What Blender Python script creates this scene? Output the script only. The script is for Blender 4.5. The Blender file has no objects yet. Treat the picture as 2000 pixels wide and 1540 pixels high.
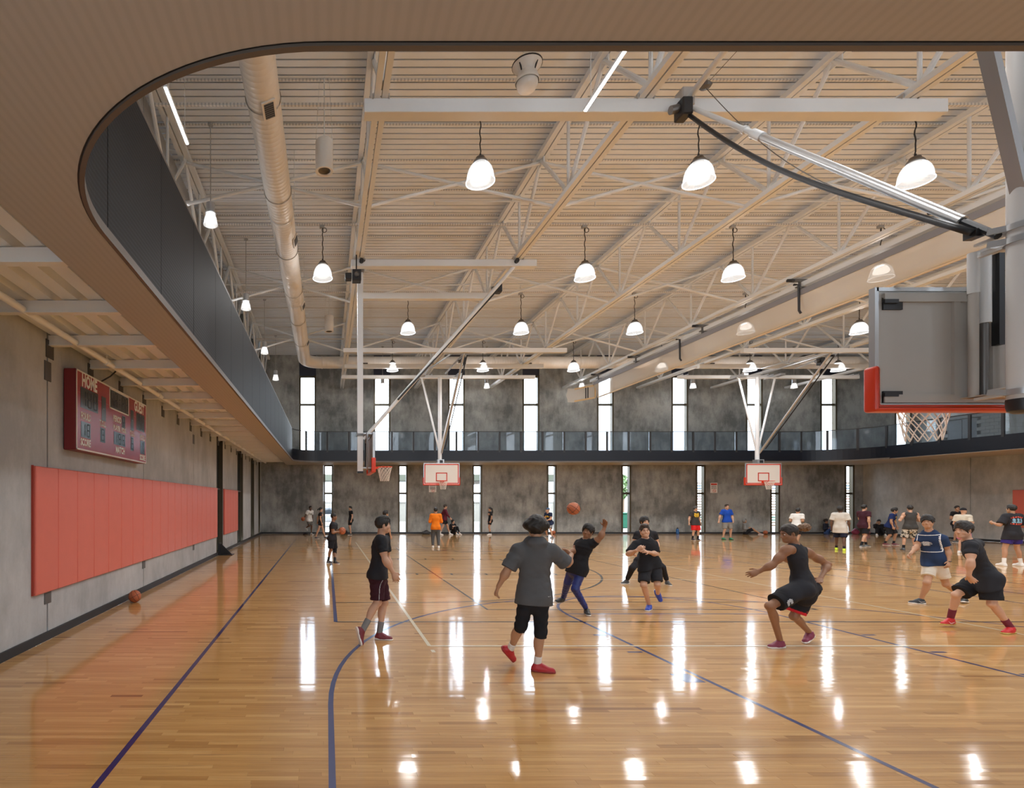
import bpy, bmesh, math, random
import numpy as np
from mathutils import Vector

SC = bpy.context.scene
COL = SC.collection
random.seed(7)
RNG = np.random.default_rng(11)
PI = math.pi

# ------------------------------------------------------------------ camera
CAMZ, FPX, VX, VY = 2.0, 1060.0, 638.0, 980.0      # eye height, focal length in px, vanishing point of the 2000x1540 frame
cam_d = bpy.data.cameras.new('camera')
cam = bpy.data.objects.new('camera', cam_d)
COL.objects.link(cam)
cam.location = (0, 0, CAMZ)
cam.rotation_euler = (PI/2, 0, 0)
cam_d.sensor_width = 36
cam_d.lens = 36*FPX/2000
cam_d.shift_x = (1000-VX)/2000
cam_d.shift_y = (VY-770)/2000
cam_d.clip_start = 0.05
cam_d.clip_end = 500
SC.camera = cam

# ------------------------------------------------------------------ light and exposure
SC.view_settings.view_transform = 'Standard'
SC.view_settings.look = 'None'
SC.view_settings.gamma = 1.0
SC.view_settings.use_curve_mapping = False
SC.view_settings.exposure = 1.72
SKY = 2.9                 # overcast sky radiance
LAMP_W = 275.0            # each pendant over the courts
SMALL_W = 45.0            # each small pendant over the running track
WARM = (0.98, 0.99, 1.0)
world = bpy.data.worlds.new('overcast_sky')
SC.world = world
world.use_nodes = True
nt = world.node_tree
nt.nodes.clear()
n_o = nt.nodes.new('ShaderNodeOutputWorld')
n_b = nt.nodes.new('ShaderNodeBackground')
n_c = nt.nodes.new('ShaderNodeTexCoord')
n_n = nt.nodes.new('ShaderNodeTexNoise')
n_n.inputs['Scale'].default_value = 5.0
n_n.inputs['Detail'].default_value = 6.0
n_r = nt.nodes.new('ShaderNodeValToRGB')
n_r.color_ramp.elements[0].position = 0.32
n_r.color_ramp.elements[0].color = (0.66, 0.78, 0.98, 1)
n_r.color_ramp.elements[1].position = 0.62
n_r.color_ramp.elements[1].color = (0.90, 0.96, 1.0, 1)
nt.links.new(n_c.outputs['Generated'], n_n.inputs['Vector'])
nt.links.new(n_n.outputs['Fac'], n_r.inputs['Fac'])
nt.links.new(n_r.outputs['Color'], n_b.inputs['Color'])
n_b.inputs['Strength'].default_value = SKY
nt.links.new(n_b.outputs['Background'], n_o.inputs['Surface'])
try:
    SC.cycles.max_bounces = 8
    SC.cycles.diffuse_bounces = 4
    SC.cycles.glossy_bounces = 4
    SC.cycles.transparent_max_bounces = 16
    SC.cycles.caustics_reflective = False
    SC.cycles.caustics_refractive = False
    SC.cycles.sample_clamp_indirect = 6.0
except Exception:
    pass

# ------------------------------------------------------------------ materials
MATS = {}
def _nodes(name):
    m = bpy.data.materials.new(name)
    m.use_nodes = True
    t = m.node_tree
    t.nodes.clear()
    o = t.nodes.new('ShaderNodeOutputMaterial')
    return m, t, o
def _math(t, op, a, b=None):
    n = t.nodes.new('ShaderNodeMath'); n.operation = op
    for i, v in enumerate((a, b)):
        if v is None: continue
        if isinstance(v, (int, float)): n.inputs[i].default_value = v
        else: t.links.new(v, n.inputs[i])
    return n.outputs[0]
def _mixc(t, fac, a, b, mode='MIX'):
    n = t.nodes.new('ShaderNodeMix'); n.data_type = 'RGBA'; n.blend_type = mode
    for s, v in ((n.inputs[0], fac), (n.inputs[6], a), (n.inputs[7], b)):
        if isinstance(v, (int, float)): s.default_value = v
        elif isinstance(v, tuple): s.default_value = (*v[:3], 1)
        else: t.links.new(v, s)
    return n.outputs[2]
def _pos(t, scale=(1, 1, 1), obj=False):
    if obj:
        g = t.nodes.new('ShaderNodeTexCoord').outputs['Object']
    else:
        g = t.nodes.new('ShaderNodeNewGeometry').outputs['Position']
    mp = t.nodes.new('ShaderNodeMapping')
    mp.inputs['Scale'].default_value = scale
    t.links.new(g, mp.inputs['Vector'])
    return mp.outputs['Vector']
def _noise(t, vec, scale, detail=4.0, rough=0.55):
    n = t.nodes.new('ShaderNodeTexNoise')
    n.inputs['Scale'].default_value = scale
    n.inputs['Detail'].default_value = detail
    n.inputs['Roughness'].default_value = rough
    t.links.new(vec, n.inputs['Vector'])
    return n.outputs['Fac']
def M(name, col, rough=0.5, metal=0.0, noise=None, bump=None, coat=0.0, coat_rough=0.05, spec=0.5, obj=False, sub=0.0, emit=0.0):
    if name in MATS: return MATS[name]
    m, t, o = _nodes(name)
    p = t.nodes.new('ShaderNodeBsdfPrincipled')
    p.inputs['Base Color'].default_value = (*col, 1)
    p.inputs['Roughness'].default_value = rough
    p.inputs['Metallic'].default_value = metal
    p.inputs['Specular IOR Level'].default_value = spec
    p.inputs['Coat Weight'].default_value = coat
    p.inputs['Coat Roughness'].default_value = coat_rough
    if coat: p.inputs['Coat IOR'].default_value = 1.36
    if sub:
        p.inputs['Subsurface Weight'].default_value = sub
        p.inputs['Subsurface Radius'].default_value = (0.02, 0.008, 0.004)
    if emit:
        p.inputs['Emission Color'].default_value = (*col, 1)
        p.inputs['Emission Strength'].default_value = emit
    if noise:
        v = _pos(t, obj=obj)
        f = _noise(t, v, noise[0])
        dark = tuple(c*(1-noise[1]) for c in col)
        lite = tuple(min(1, c*(1+noise[1])) for c in col)
        t.links.new(_mixc(t, f, dark, lite), p.inputs['Base Color'])
    if bump:
        v = _pos(t, obj=obj)
        f = _noise(t, v, bump[0], 3)
        b = t.nodes.new('ShaderNodeBump')
        b.inputs['Strength'].default_value = bump[1]
        b.inputs['Distance'].default_value = bump[2]
        t.links.new(f, b.inputs['Height'])
        t.links.new(b.outputs['Normal'], p.inputs['Normal'])
    t.links.new(p.outputs['BSDF'], o.inputs['Surface'])
    MATS[name] = m
    return m

def mat_concrete(name, a, b, warm):
    m, t, o = _nodes(name)
    p = t.nodes.new('ShaderNodeBsdfPrincipled')
    v = _pos(t, (1, 1, 1))
    n1 = _noise(t, v, 0.55, 7, 0.62)
    n2 = _noise(t, _pos(t, (2.6, 2.6, 0.9)), 1.3, 6, 0.7)
    n3 = _noise(t, v, 22.0, 4, 0.6)
    f = _math(t, 'ADD', _math(t, 'MULTIPLY', n1, 0.65), _math(t, 'MULTIPLY', n2, 0.35))
    r = t.nodes.new('ShaderNodeValToRGB')
    r.color_ramp.elements[0].position = 0.40; r.color_ramp.elements[0].color = (*a, 1)
    r.color_ramp.elements[1].position = 0.60; r.color_ramp.elements[1].color = (*b, 1)
    t.links.new(f, r.inputs['Fac'])
    n4 = _noise(t, v, 0.9, 3, 0.5)
    c = _mixc(t, _math(t, 'MULTIPLY', n4, 0.75), r.outputs['Color'], warm, 'MULTIPLY')
    c = _mixc(t, 0.25, c, _mixc(t, n3, (0.55, 0.55, 0.55), (1, 1, 1)), 'MULTIPLY')
    t.links.new(c, p.inputs['Base Color'])
    p.inputs['Roughness'].default_value = 0.72
    bm_ = t.nodes.new('ShaderNodeBump')
    bm_.inputs['Strength'].default_value = 0.25; bm_.inputs['Distance'].default_value = 0.004
    t.links.new(n3, bm_.inputs['Height']); t.links.new(bm_.outputs['Normal'], p.inputs['Normal'])
    t.links.new(p.outputs['BSDF'], o.inputs['Surface'])
    MATS[name] = m
    return m

def mat_glass(name, tint, refl=0.5, body=0.0, bodycol=(0.8, 0.85, 0.9)):
    m, t, o = _nodes(name)
    tr = t.nodes.new('ShaderNodeBsdfTransparent'); tr.inputs['Color'].default_value = (*tint, 1)
    gl = t.nodes.new('ShaderNodeBsdfGlossy'); gl.inputs['Roughness'].default_value = 0.02
    fr = t.nodes.new('ShaderNodeFresnel'); fr.inputs['IOR'].default_value = 1.45
    mx = t.nodes.new('ShaderNodeMixShader')
    t.links.new(_math(t, 'MULTIPLY', fr.outputs[0], refl), mx.inputs[0])
    t.links.new(tr.outputs[0], mx.inputs[1]); t.links.new(gl.outputs[0], mx.inputs[2])
    out = mx.outputs[0]
    if body:
        df = t.nodes.new('ShaderNodeBsdfDiffuse'); df.inputs['Color'].default_value = (*bodycol, 1)
        m2 = t.nodes.new('ShaderNodeMixShader'); m2.inputs[0].default_value = body
        t.links.new(out, m2.inputs[1]); t.links.new(df.outputs[0], m2.inputs[2])
        out = m2.outputs[0]
    t.links.new(out, o.inputs['Surface'])
    MATS[name] = m
    return m

def mat_stripes(name, a, b, axis, period, duty, rough, metal, soft=0.12, bump=0.0, axis2=None, period2=0.0):
    """fine perforated sheet metal: rows of holes as stripes of a darker tone along one axis"""
    m, t, o = _nodes(name)
    p = t.nodes.new('ShaderNodeBsdfPrincipled')
    g = t.nodes.new('ShaderNodeNewGeometry')
    sx = t.nodes.new('ShaderNodeSeparateXYZ'); t.links.new(g.outputs['Position'], sx.inputs[0])
    def wave(ax, per):
        s = _math(t, 'SINE', _math(t, 'MULTIPLY', sx.outputs[ax], 2*PI/per))
        return s
    s = wave(axis, period)
    if axis2 is not None:
        s = _math(t, 'MULTIPLY', s, wave(axis2, period2))
    mr = t.nodes.new('ShaderNodeMapRange'); mr.interpolation_type = 'SMOOTHSTEP'
    mr.inputs['From Min'].default_value = duty-soft; mr.inputs['From Max'].default_value = duty+soft
    t.links.new(s, mr.inputs['Value'])
    c = _mixc(t, mr.outputs[0], a, b)
    n = _noise(t, _pos(t), 1.2, 3)
    c = _mixc(t, 0.2, c, _mixc(t, n, (0.7, 0.7, 0.7), (1, 1, 1)), 'MULTIPLY')
    t.links.new(c, p.inputs['Base Color'])
    p.inputs['Roughness'].default_value = rough; p.inputs['Metallic'].default_value = metal
    if bump:
        bb = t.nodes.new('ShaderNodeBump'); bb.inputs['Strength'].default_value = bump; bb.inputs['Distance'].default_value = 0.004
        t.links.new(mr.outputs[0], bb.inputs['Height']); t.links.new(bb.outputs['Normal'], p.inputs['Normal'])
    t.links.new(p.outputs['BSDF'], o.inputs['Surface'])
    MATS[name] = m
    return m

def mat_floor():
    m, t, o = _nodes('maple_floor')
    p = t.nodes.new('ShaderNodeBsdfPrincipled')
    at = t.nodes.new('ShaderNodeAttribute'); at.attribute_name = 'tone'
    v = _pos(t, (0.9, 26, 1))
    add = t.nodes.new('ShaderNodeVectorMath'); add.operation = 'ADD'
    sc = t.nodes.new('ShaderNodeVectorMath'); sc.operation = 'SCALE'; sc.inputs[3].default_value = 31.0
    t.links.new(at.outputs['Vector'], sc.inputs[0]); t.links.new(v, add.inputs[0]); t.links.new(sc.outputs[0], add.inputs[1])
    g1 = _noise(t, add.outputs[0], 2.2, 5, 0.6)
    r = t.nodes.new('ShaderNodeValToRGB')
    e = r.color_ramp.elements
    e[0].position = 0.0; e[0].color = (0.32, 0.140, 0.042, 1)
    e[1].position = 1.0; e[1].color = (0.79, 0.49, 0.20, 1)
    e2 = r.color_ramp.elements.new(0.30); e2.color = (0.58, 0.31, 0.100, 1)
    e3 = r.color_ramp.elements.new(0.65); e3.color = (0.68, 0.39, 0.140, 1)
    t.links.new(at.outputs['Fac'], r.inputs['Fac'])
    c = _mixc(t, 0.8, r.outputs['Color'], _mixc(t, g1, (0.50, 0.40, 0.30), (1.2, 1.22, 1.25)), 'MULTIPLY')
    g2 = _noise(t, add.outputs[0], 0.9, 6, 0.75)
    mr = t.nodes.new('ShaderNodeMapRange'); mr.inputs['From Min'].default_value = 0.60; mr.inputs['From Max'].default_value = 0.74
    t.links.new(g2, mr.inputs['Value'])
    c = _mixc(t, _math(t, 'MULTIPLY', mr.outputs[0], 0.6), c, (0.24, 0.11, 0.045))
    t.links.new(c, p.inputs['Base Color'])
    p.inputs['Roughness'].default_value = 0.35
    p.inputs['Specular IOR Level'].default_value = 0.12
    p.inputs['Coat Weight'].default_value = 1.0
    p.inputs['Coat Roughness'].default_value = 0.075
    p.inputs['Coat IOR'].default_value = 1.36
    t.links.new(p.outputs['BSDF'], o.inputs['Surface'])
    MATS['maple_floor'] = m
    return m

def mat_lamp_glass():
    m, t, o = _nodes('prismatic_glass')
    tr = t.nodes.new('ShaderNodeBsdfTransparent'); tr.inputs['Color'].default_value = (0.96, 0.97, 1, 1)
    em = t.nodes.new('ShaderNodeEmission'); em.inputs['Color'].default_value = (1, 0.985, 0.96, 1); em.inputs['Strength'].default_value = 0.5
    gl = t.nodes.new('ShaderNodeBsdfGlossy'); gl.inputs['Roughness'].default_value = 0.1
    m1 = t.nodes.new('ShaderNodeMixShader'); m1.inputs[0].default_value = 0.42
    t.links.new(tr.outputs[0], m1.inputs[1]); t.links.new(em.outputs[0], m1.inputs[2])
    m2 = t.nodes.new('ShaderNodeMixShader'); m2.inputs[0].default_value = 0.08
    t.links.new(m1.outputs[0], m2.inputs[1]); t.links.new(gl.outputs[0], m2.inputs[2])
    t.links.new(m2.outputs[0], o.inputs['Surface'])
    MATS['prismatic_glass'] = m
    return m

def mat_emit(name, col, s):
    m, t, o = _nodes(name)
    em = t.nodes.new('ShaderNodeEmission'); em.inputs['Color'].default_value = (*col, 1); em.inputs['Strength'].default_value = s
    t.links.new(em.outputs[0], o.inputs['Surface'])
    MATS[name] = m
    return m

m_floor = mat_floor()
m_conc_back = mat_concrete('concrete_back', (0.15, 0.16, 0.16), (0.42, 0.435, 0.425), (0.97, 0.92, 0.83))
m_conc_left = mat_concrete('concrete_left', (0.38, 0.405, 0.43), (0.55, 0.58, 0.61), (1.0, 0.95, 0.88))
m_conc_right = mat_concrete('concrete_right', (0.38, 0.395, 0.40), (0.60, 0.62, 0.62), (1.0, 0.95, 0.86))
m_steel = M('painted_steel', (0.76, 0.775, 0.775), 0.45, noise=(3.0, 0.04))
m_steel_white = M('white_steel', (0.86, 0.885, 0.91), 0.4, noise=(3.0, 0.04))
m_deck = M('deck_paint', (0.78, 0.81, 0.84), 0.5, noise=(2.0, 0.03))
m_deck_dark = M('deck_slot', (0.03, 0.027, 0.024), 0.8)
m_duct = M('duct_paint', (0.80, 0.76, 0.70), 0.45, noise=(2.5, 0.05))
m_black = M('black_metal', (0.018, 0.018, 0.02), 0.45)
m_navy = M('navy_fascia', (0.006, 0.0075, 0.013), 0.35, spec=0.4)
m_frame = M('window_frame_bronze', (0.075, 0.06, 0.034), 0.4, metal=0.4)
m_darkpanel = M('spandrel_panel', (0.02, 0.025, 0.045), 0.35)
m_soffit = mat_stripes('perforated_bronze', (0.46, 0.435, 0.41), (0.43, 0.405, 0.38), 0, 0.062, 0.2, 0.55, 0.0, soft=0.9)
m_trim = M('bronze_trim', (0.12, 0.10, 0.085), 0.45)
m_guard = mat_stripes('perforated_black', (0.0008, 0.0009, 0.0012), (0.011, 0.0125, 0.017), 2, 0.046, 0.25, 0.55, 0.0, soft=0.45, bump=0.25)
m_guard.node_tree.nodes['Principled BSDF'].inputs['Specular IOR Level'].default_value = 0.18
m_glass = mat_glass('clear_glass', (0.97, 0.98, 0.985), 0.5)
m_railglass = mat_glass('rail_glass', (0.74, 0.79, 0.83), 0.6, body=0.05, bodycol=(0.45, 0.55, 0.65))
m_tint = mat_glass('tinted_glass', (0.85, 0.90, 0.95), 0.6)
m_red = M('padding_red', (0.62, 0.045, 0.015), 0.35, spec=0.5)
m_redline = M('red_line', (0.66, 0.05, 0.02), 0.5)
m_coral = M('coral_vinyl', (0.72, 0.17, 0.125), 0.38, noise=(5, 0.05), bump=(60, 0.05, 0.002))
m_board = M('board_white', (0.80, 0.76, 0.70), 0.35)
m_boardback = M('board_back', (0.42, 0.39, 0.35), 0.55, noise=(2, 0.06))
m_alu = M('aluminium', (0.55, 0.56, 0.57), 0.35, metal=0.7)
m_pole = M('grey_pole', (0.62, 0.615, 0.60), 0.38, noise=(2, 0.04))
m_rim = M('rim_orange', (0.70, 0.06, 0.02), 0.35)
m_net = M('net_cord', (0.78, 0.72, 0.64), 0.8)
m_blue = M('line_blue', (0.004, 0.013, 0.125), 0.35, coat=1.0, coat_rough=0.10, spec=0.3)
m_dark = M('line_black', (0.010, 0.010, 0.016), 0.35, coat=1.0, coat_rough=0.10, spec=0.3)
m_cream = M('line_cream', (0.74, 0.64, 0.44), 0.35, coat=1.0, coat_rough=0.10, spec=0.3)
m_base = M('base_rubber', (0.022, 0.024, 0.028), 0.5)
m_white = M('white_paint', (0.82, 0.82, 0.80), 0.5)
m_lampglass = mat_lamp_glass()
m_bulb = mat_emit('lamp_glow', (1.0, 0.96, 0.90), 1.7)
m_led = mat_emit('led_strip', (1.0, 0.98, 0.95), 6.0)
m_grey = M('grey_plastic', (0.40, 0.40, 0.40), 0.5)
m_ball = M('ball_leather', (0.44, 0.125, 0.05), 0.55, bump=(260, 0.3, 0.002))
m_seam = M('ball_seam', (0.02, 0.016, 0.014), 0.6)

# ------------------------------------------------------------------ mesh helpers
WLOC = {}
def V(*a): return np.array(a, float)
def unit(v):
    v = np.asarray(v, float); n = np.linalg.norm(v)
    return v/n if n > 1e-9 else v
def tag(o, label=None, cat=None, group=None, kind=None):
    if label: o['label'] = label
    if cat: o['category'] = cat
    if group: o['group'] = group
    if kind: o['kind'] = kind
    return o
def empty(name, loc, label, cat, group=None):
    o = bpy.data.objects.new(name, None)
    COL.objects.link(o)
    o.location = loc
    o.empty_display_size = 0.1
    WLOC[o.name] = np.array(loc, float)
    return tag(o, label, cat, group)
def link_mesh(name, me, mat, parent=None, base=None):
    o = bpy.data.objects.new(name, me)
    COL.objects.link(o)
    if mat is not None and not me.materials: me.materials.append(mat)
    w = np.zeros(3)
    if parent is not None:
        w = WLOC[parent.name]
        o.parent = parent
    elif base is not None:
        w = np.array(base, float)
        o.location = base
    WLOC[o.name] = w
    return o
class MB:
    def __init__(s):
        s.v = []; s.f = []
    def quad(s, a, b, c, d):
        n = len(s.v); s.v += [tuple(a), tuple(b), tuple(c), tuple(d)]; s.f.append((n, n+1, n+2, n+3)); return s
    def box(s, x0, x1, y0, y1, z0, z1):
        n = len(s.v)
        s.v += [(x0, y0, z0), (x1, y0, z0), (x1, y1, z0), (x0, y1, z0), (x0, y0, z1), (x1, y0, z1), (x1, y1, z1), (x0, y1, z1)]
        s.f += [(n+a, n+b, n+c, n+d) for a, b, c, d in ((3, 2, 1, 0), (4, 5, 6, 7), (0, 1, 5, 4), (1, 2, 6, 5), (2, 3, 7, 6), (3, 0, 4, 7))]
        return s
    def beam(s, p, q, w, h, up=(0, 0, 1)):
        p = np.array(p, float); q = np.array(q, float)
        d = unit(q-p); up = np.array(up, float)
        if abs(d@unit(up)) > 0.99: up = np.array((0., 1., 0.))
        a = unit(np.cross(d, up)); b = np.cross(a, d)
        n = len(s.v)
        for e in (p, q):
            for i, j in ((-1, -1), (1, -1), (1, 1), (-1, 1)):
                s.v.append(tuple(e+a*i*w/2+b*j*h/2))
        s.f += [(n+3, n+2, n+1, n), (n+4, n+5, n+6, n+7)]
        for i in range(4):
            j = (i+1) % 4
            s.f.append((n+i, n+j, n+4+j, n+4+i))
        return s
    def tube(s, pts, r, n=10, caps=True, closed=False):
        pts = [np.array(p, float) for p in pts]
        m = len(pts)
        rr = r if isinstance(r, (list, tuple)) else [r]*m
        ref = np.array((0.123, 0.31, 0.94))
        base = len(s.v)
        a_prev = None
        for i, p in enumerate(pts):
            if closed: d = unit(pts[(i+1) % m]-pts[i-1])
            else: d = unit(pts[min(i+1, m-1)]-pts[max(i-1, 0)])
            if a_prev is None:
                a = np.cross(d, ref)
                if np.linalg.norm(a) < 1e-3: a = np.cross(d, (1, 0, 0))
            else:
                a = a_prev-d*(a_prev@d)
            a = unit(a); a_prev = a
            b = np.cross(d, a)
            for k in range(n):
                t = 2*PI*k/n
                s.v.append(tuple(p+(a*math.cos(t)+b*math.sin(t))*rr[i]))
        for i in range(m if closed else m-1):
            i2 = (i+1) % m
            for k in range(n):
                k2 = (k+1) % n
                s.f.append((base+i*n+k, base+i*n+k2, base+i2*n+k2, base+i2*n+k))
        if caps and not closed:
            s.f.append(tuple(base+k for k in range(n))[::-1])
            s.f.append(tuple(base+(m-1)*n+k for k in range(n)))
        return s
    def lathe(s, prof, c=(0, 0, 0), n=20, axis=2, cap=False):
        base = len(s.v); m = len(prof)
        for r, z in prof:
            for k in range(n):
                t = 2*PI*k/n
                if axis == 2: q = (c[0]+r*math.cos(t), c[1]+r*math.sin(t), c[2]+z)
                elif axis == 1: q = (c[0]+r*math.sin(t), c[1]+z, c[2]+r*math.cos(t))
                else: q = (c[0]+z, c[1]+r*math.cos(t), c[2]+r*math.sin(t))
                s.v.append(q)
        for i in range(m-1):
            for k in range(n):
                k2 = (k+1) % n
                s.f.append((base+i*n+k, base+i*n+k2, base+(i+1)*n+k2, base+(i+1)*n+k))
        if cap:
            s.f.append(tuple(base+k for k in range(n))[::-1]); s.f.append(tuple(base+(m-1)*n+k for k in range(n)))
        return s
    def sphere(s, c, r, n=16, m=10, sc=(1, 1, 1)):
        base = len(s.v)
        for i in range(m+1):
            p = PI*i/m
            for k in range(n):
                t = 2*PI*k/n
                s.v.append((c[0]+r*sc[0]*math.sin(p)*math.cos(t), c[1]+r*sc[1]*math.sin(p)*math.sin(t), c[2]+r*sc[2]*math.cos(p)))
        for i in range(m):
            for k in range(n):
                k2 = (k+1) % n
                s.f.append((base+i*n+k, base+(i+1)*n+k, base+(i+1)*n+k2, base+i*n+k2))
        return s
    def sheet(s, path, z0, z1, th, closed=False):
        """vertical band of thickness th that follows a plan path (list of (x, y))"""
        P = [np.array(p, float) for p in path]
        m = len(P); base = len(s.v)
        for i in range(m):
            d = unit(P[min(i+1, m-1)]-P[max(i-1, 0)]); nrm = np.array((-d[1], d[0]))
            for off in (0, th):
                q = P[i]+nrm*off
                for z in (z0, z1): s.v.append((q[0], q[1], z))
        for i in range(m-1):
            a = base+i*4; b = a+4
            s.f += [(a, b, b+1, a+1), (a+2, a+3, b+3, b+2), (a+1, b+1, b+3, a+3), (a, a+2, b+2, b)]
        s.f += [(base, base+1, base+3, base+2), (base+(m-1)*4, base+(m-1)*4+2, base+(m-1)*4+3, base+(m-1)*4+1)]
        return s
    def prism(s, poly, axis, lo, hi):
        """poly: 2-D points in the two other axes (in axis order), extruded along axis"""
        n = len(poly); base = len(s.v)
        for e in (lo, hi):
            for (a, b) in poly:
                q = [a, b]; q.insert(axis, e); s.v.append(tuple(q))
        s.f.append(tuple(base+i for i in range(n))[::-1]); s.f.append(tuple(base+n+i for i in range(n)))
        for i in range(n):
            j = (i+1) % n
            s.f.append((base+i, base+j, base+n+j, base+n+i))
        return s
    def mesh(s, name, off=(0, 0, 0), smooth=False):
        me = bpy.data.meshes.new(name)
        vv = [(a-off[0], b-off[1], c-off[2]) for a, b, c in s.v]
        me.from_pydata(vv, [], s.f)
        bm = bmesh.new(); bm.from_mesh(me)
        bmesh.ops.recalc_face_normals(bm, faces=bm.faces)
        bm.to_mesh(me); bm.free()
        if smooth:
            me.polygons.foreach_set('use_smooth', [True]*len(me.polygons))
            if smooth == 'auto':
                try: me.set_sharp_from_angle(angle=math.radians(40))
                except Exception: pass
        me.update()
        return me
    def build(s, name, mat, parent=None, base=None, smooth=False, label=None, cat=None, group=None, kind=None):
        off = WLOC[parent.name] if parent is not None else (base if base is not None else (0, 0, 0))
        o = link_mesh(name, s.mesh(name, off, smooth), mat, parent, base)
        return tag(o, label, cat, group, kind)
def cbox(name, x0, x1, y0, y1, z0, z1, bev, mat, parent=None, base=None, seg=1, **kw):
    bm = bmesh.new()
    bmesh.ops.create_cube(bm, size=1)
    for v in bm.verts:
        v.co = Vector(((x0+x1)/2+v.co.x*(x1-x0), (y0+y1)/2+v.co.y*(y1-y0), (z0+z1)/2+v.co.z*(z1-z0)))
    bmesh.ops.bevel(bm, geom=list(bm.edges), offset=bev, segments=seg, affect='EDGES', profile=0.5)
    off = WLOC[parent.name] if parent is not None else (base if base is not None else (0, 0, 0))
    for v in bm.verts: v.co -= Vector(tuple(off))
    me = bpy.data.meshes.new(name); bm.to_mesh(me); bm.free()
    if seg > 1:
        me.polygons.foreach_set('use_smooth', [True]*len(me.polygons))
        try: me.set_sharp_from_angle(angle=math.radians(50))
        except Exception: pass
    return tag(link_mesh(name, me, mat, parent, base), **kw)
def text_mesh(txt, size, xs=1.0):
    """flat glyph mesh, x right, y up, centred"""
    c = bpy.data.curves.new('glyphs', 'FONT')
    c.body = txt; c.size = size; c.align_x = 'CENTER'; c.align_y = 'CENTER'; c.resolution_u = 2; c.offset = 0.012*size/0.27
    o = bpy.data.objects.new('glyphs', c); COL.objects.link(o)
    dg = bpy.context.evaluated_depsgraph_get()
    me = bpy.data.meshes.new_from_object(o.evaluated_get(dg))
    vs = np.zeros(len(me.vertices)*3); me.vertices.foreach_get('co', vs); vs = vs.reshape(-1, 3)
    fs = [tuple(p.vertices) for p in me.polygons]
    bpy.data.objects.remove(o); bpy.data.curves.remove(c); bpy.data.meshes.remove(me)
    vs[:, 0] *= xs
    return vs, fs
def copy_tree(o, parent=None):
    c = o.copy(); COL.objects.link(c)
    if parent is not None: c.parent = parent
    WLOC[c.name] = WLOC.get(o.name, np.zeros(3))
    for ch in list(o.children): copy_tree(ch, c)
    return c
def px3(px, py, Y):
    """point at distance Y in front of the viewpoint seen at that pixel of the photograph (used to measure sizes)"""
    return np.array(((px-VX)*Y/FPX, Y, CAMZ+(VY-py)*Y/FPX))
ORD = ['first', 'second', 'third', 'fourth', 'fifth', 'sixth', 'seventh', 'eighth', 'ninth', 'tenth', 'eleventh', 'twelfth']
# ------------------------------------------------------------------ room sizes
XL, XR, YB, YF = -4.05, 33.1, 33.5, -2.0        # left wall, right wall, back wall, front (open lobby side)
ZS, ZC = 4.25, 11.05                            # underside of the running track, roof deck
XUP = 36.4                                      # right wall of the upper level
TX = [0.94+4.57*k for k in range(-1, 8)]        # roof trusses
ZBC, ZTC = 9.03, 10.82                          # truss bottom chord, top chord
C1, C2 = 6.03, 22.7                             # centre lines of the two courts
XIN, YIN, XRI, YBI = -1.9, 2.65, 29.6, 31.1     # inner edge of the running track

# ---- floor: maple strips
fl = MB().box(XL, XR, YF, YB, -0.12, -0.022).build('floor', M('subfloor', (0.10, 0.06, 0.035), 0.8), base=(14, 16, 0), kind='structure')
PW = 0.0572
def tones(n): return np.clip(RNG.normal(0.56, 0.18, n), 0, 1)
near_rows = (3.70, 5.72)
variants = []
for i in range(28):
    me = bpy.data.meshes.new('plank')
    b = 0.0006
    x, y = 0.5, PW/2-0.0003
    me.from_pydata([(-x, -y, -0.022), (x, -y, -0.022), (x, y, -0.022), (-x, y, -0.022), (-x, -y, -b), (x, -y, -b), (x, y, -b), (-x, y, -b),
                    (-x+0.0005, -y+b, 0), (x-0.0005, -y+b, 0), (x-0.0005, y-b, 0), (-x+0.0005, y-b, 0)], [],
                   [(0, 1, 5, 4), (1, 2, 6, 5), (2, 3, 7, 6), (3, 0, 4, 7), (4, 5, 9, 8), (5, 6, 10, 9), (6, 7, 11, 10), (7, 4, 8, 11), (8, 9, 10, 11)])
    a = me.attributes.new('tone', 'FLOAT', 'FACE')
    a.data.foreach_set('value', np.full(len(me.polygons), float(tones(1)[0]), np.float32))
    me.materials.append(m_floor)
    variants.append(me)
pv, pf, pt = [], [], []
n_rows = int((YB-YF)/PW)+1
n_named = 0
for r in range(n_rows):
    y0 = YF+r*PW; y1 = min(y0+PW, YB)
    x = XL-random.random()
    while x < XR:
        L = random.choice((0.32, 0.48, 0.6, 0.75, 0.9, 1.1, 1.3))*random.uniform(0.9, 1.1)
        a, b = max(x, XL), min(x+L, XR)
        yc = (y0+y1)/2
        x += L
        if b-a < 0.02: continue
        vis = near_rows[0] < yc < near_rows[1] and b > -VX/FPX*yc-0.15 and a < (2000-VX)/FPX*yc+0.15
        if vis and n_named < 296:
            o = bpy.data.objects.new('plank', random.choice(variants))
            COL.objects.link(o); o.parent = fl
            o.location = ((a+b)/2-14, yc-16, 0.0)
            o.scale = (b-a-0.0006, 1, 1)
            o.rotation_euler = (random.gauss(0, 0.0038), random.gauss(0, 0.00025), 0)
            n_named += 1
        else:
            g = 0.0003
            dz = random.gauss(0, 0.0030)*PW/2; dx = random.gauss(0, 0.0002)*(b-a)/2
            n = len(pv)
            pv += [(a+g, y0+g, -dz-dx), (b-g, y0+g, -dz+dx), (b-g, y1-g, dz+dx), (a+g, y1-g, dz-dx)]
            pf.append((n, n+1, n+2, n+3)); pt.append(float(tones(1)[0]))
me = bpy.data.meshes.new('plank_field')
me.from_pydata([(a-14, b-16, c) for a, b, c in pv], [], pf)
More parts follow.
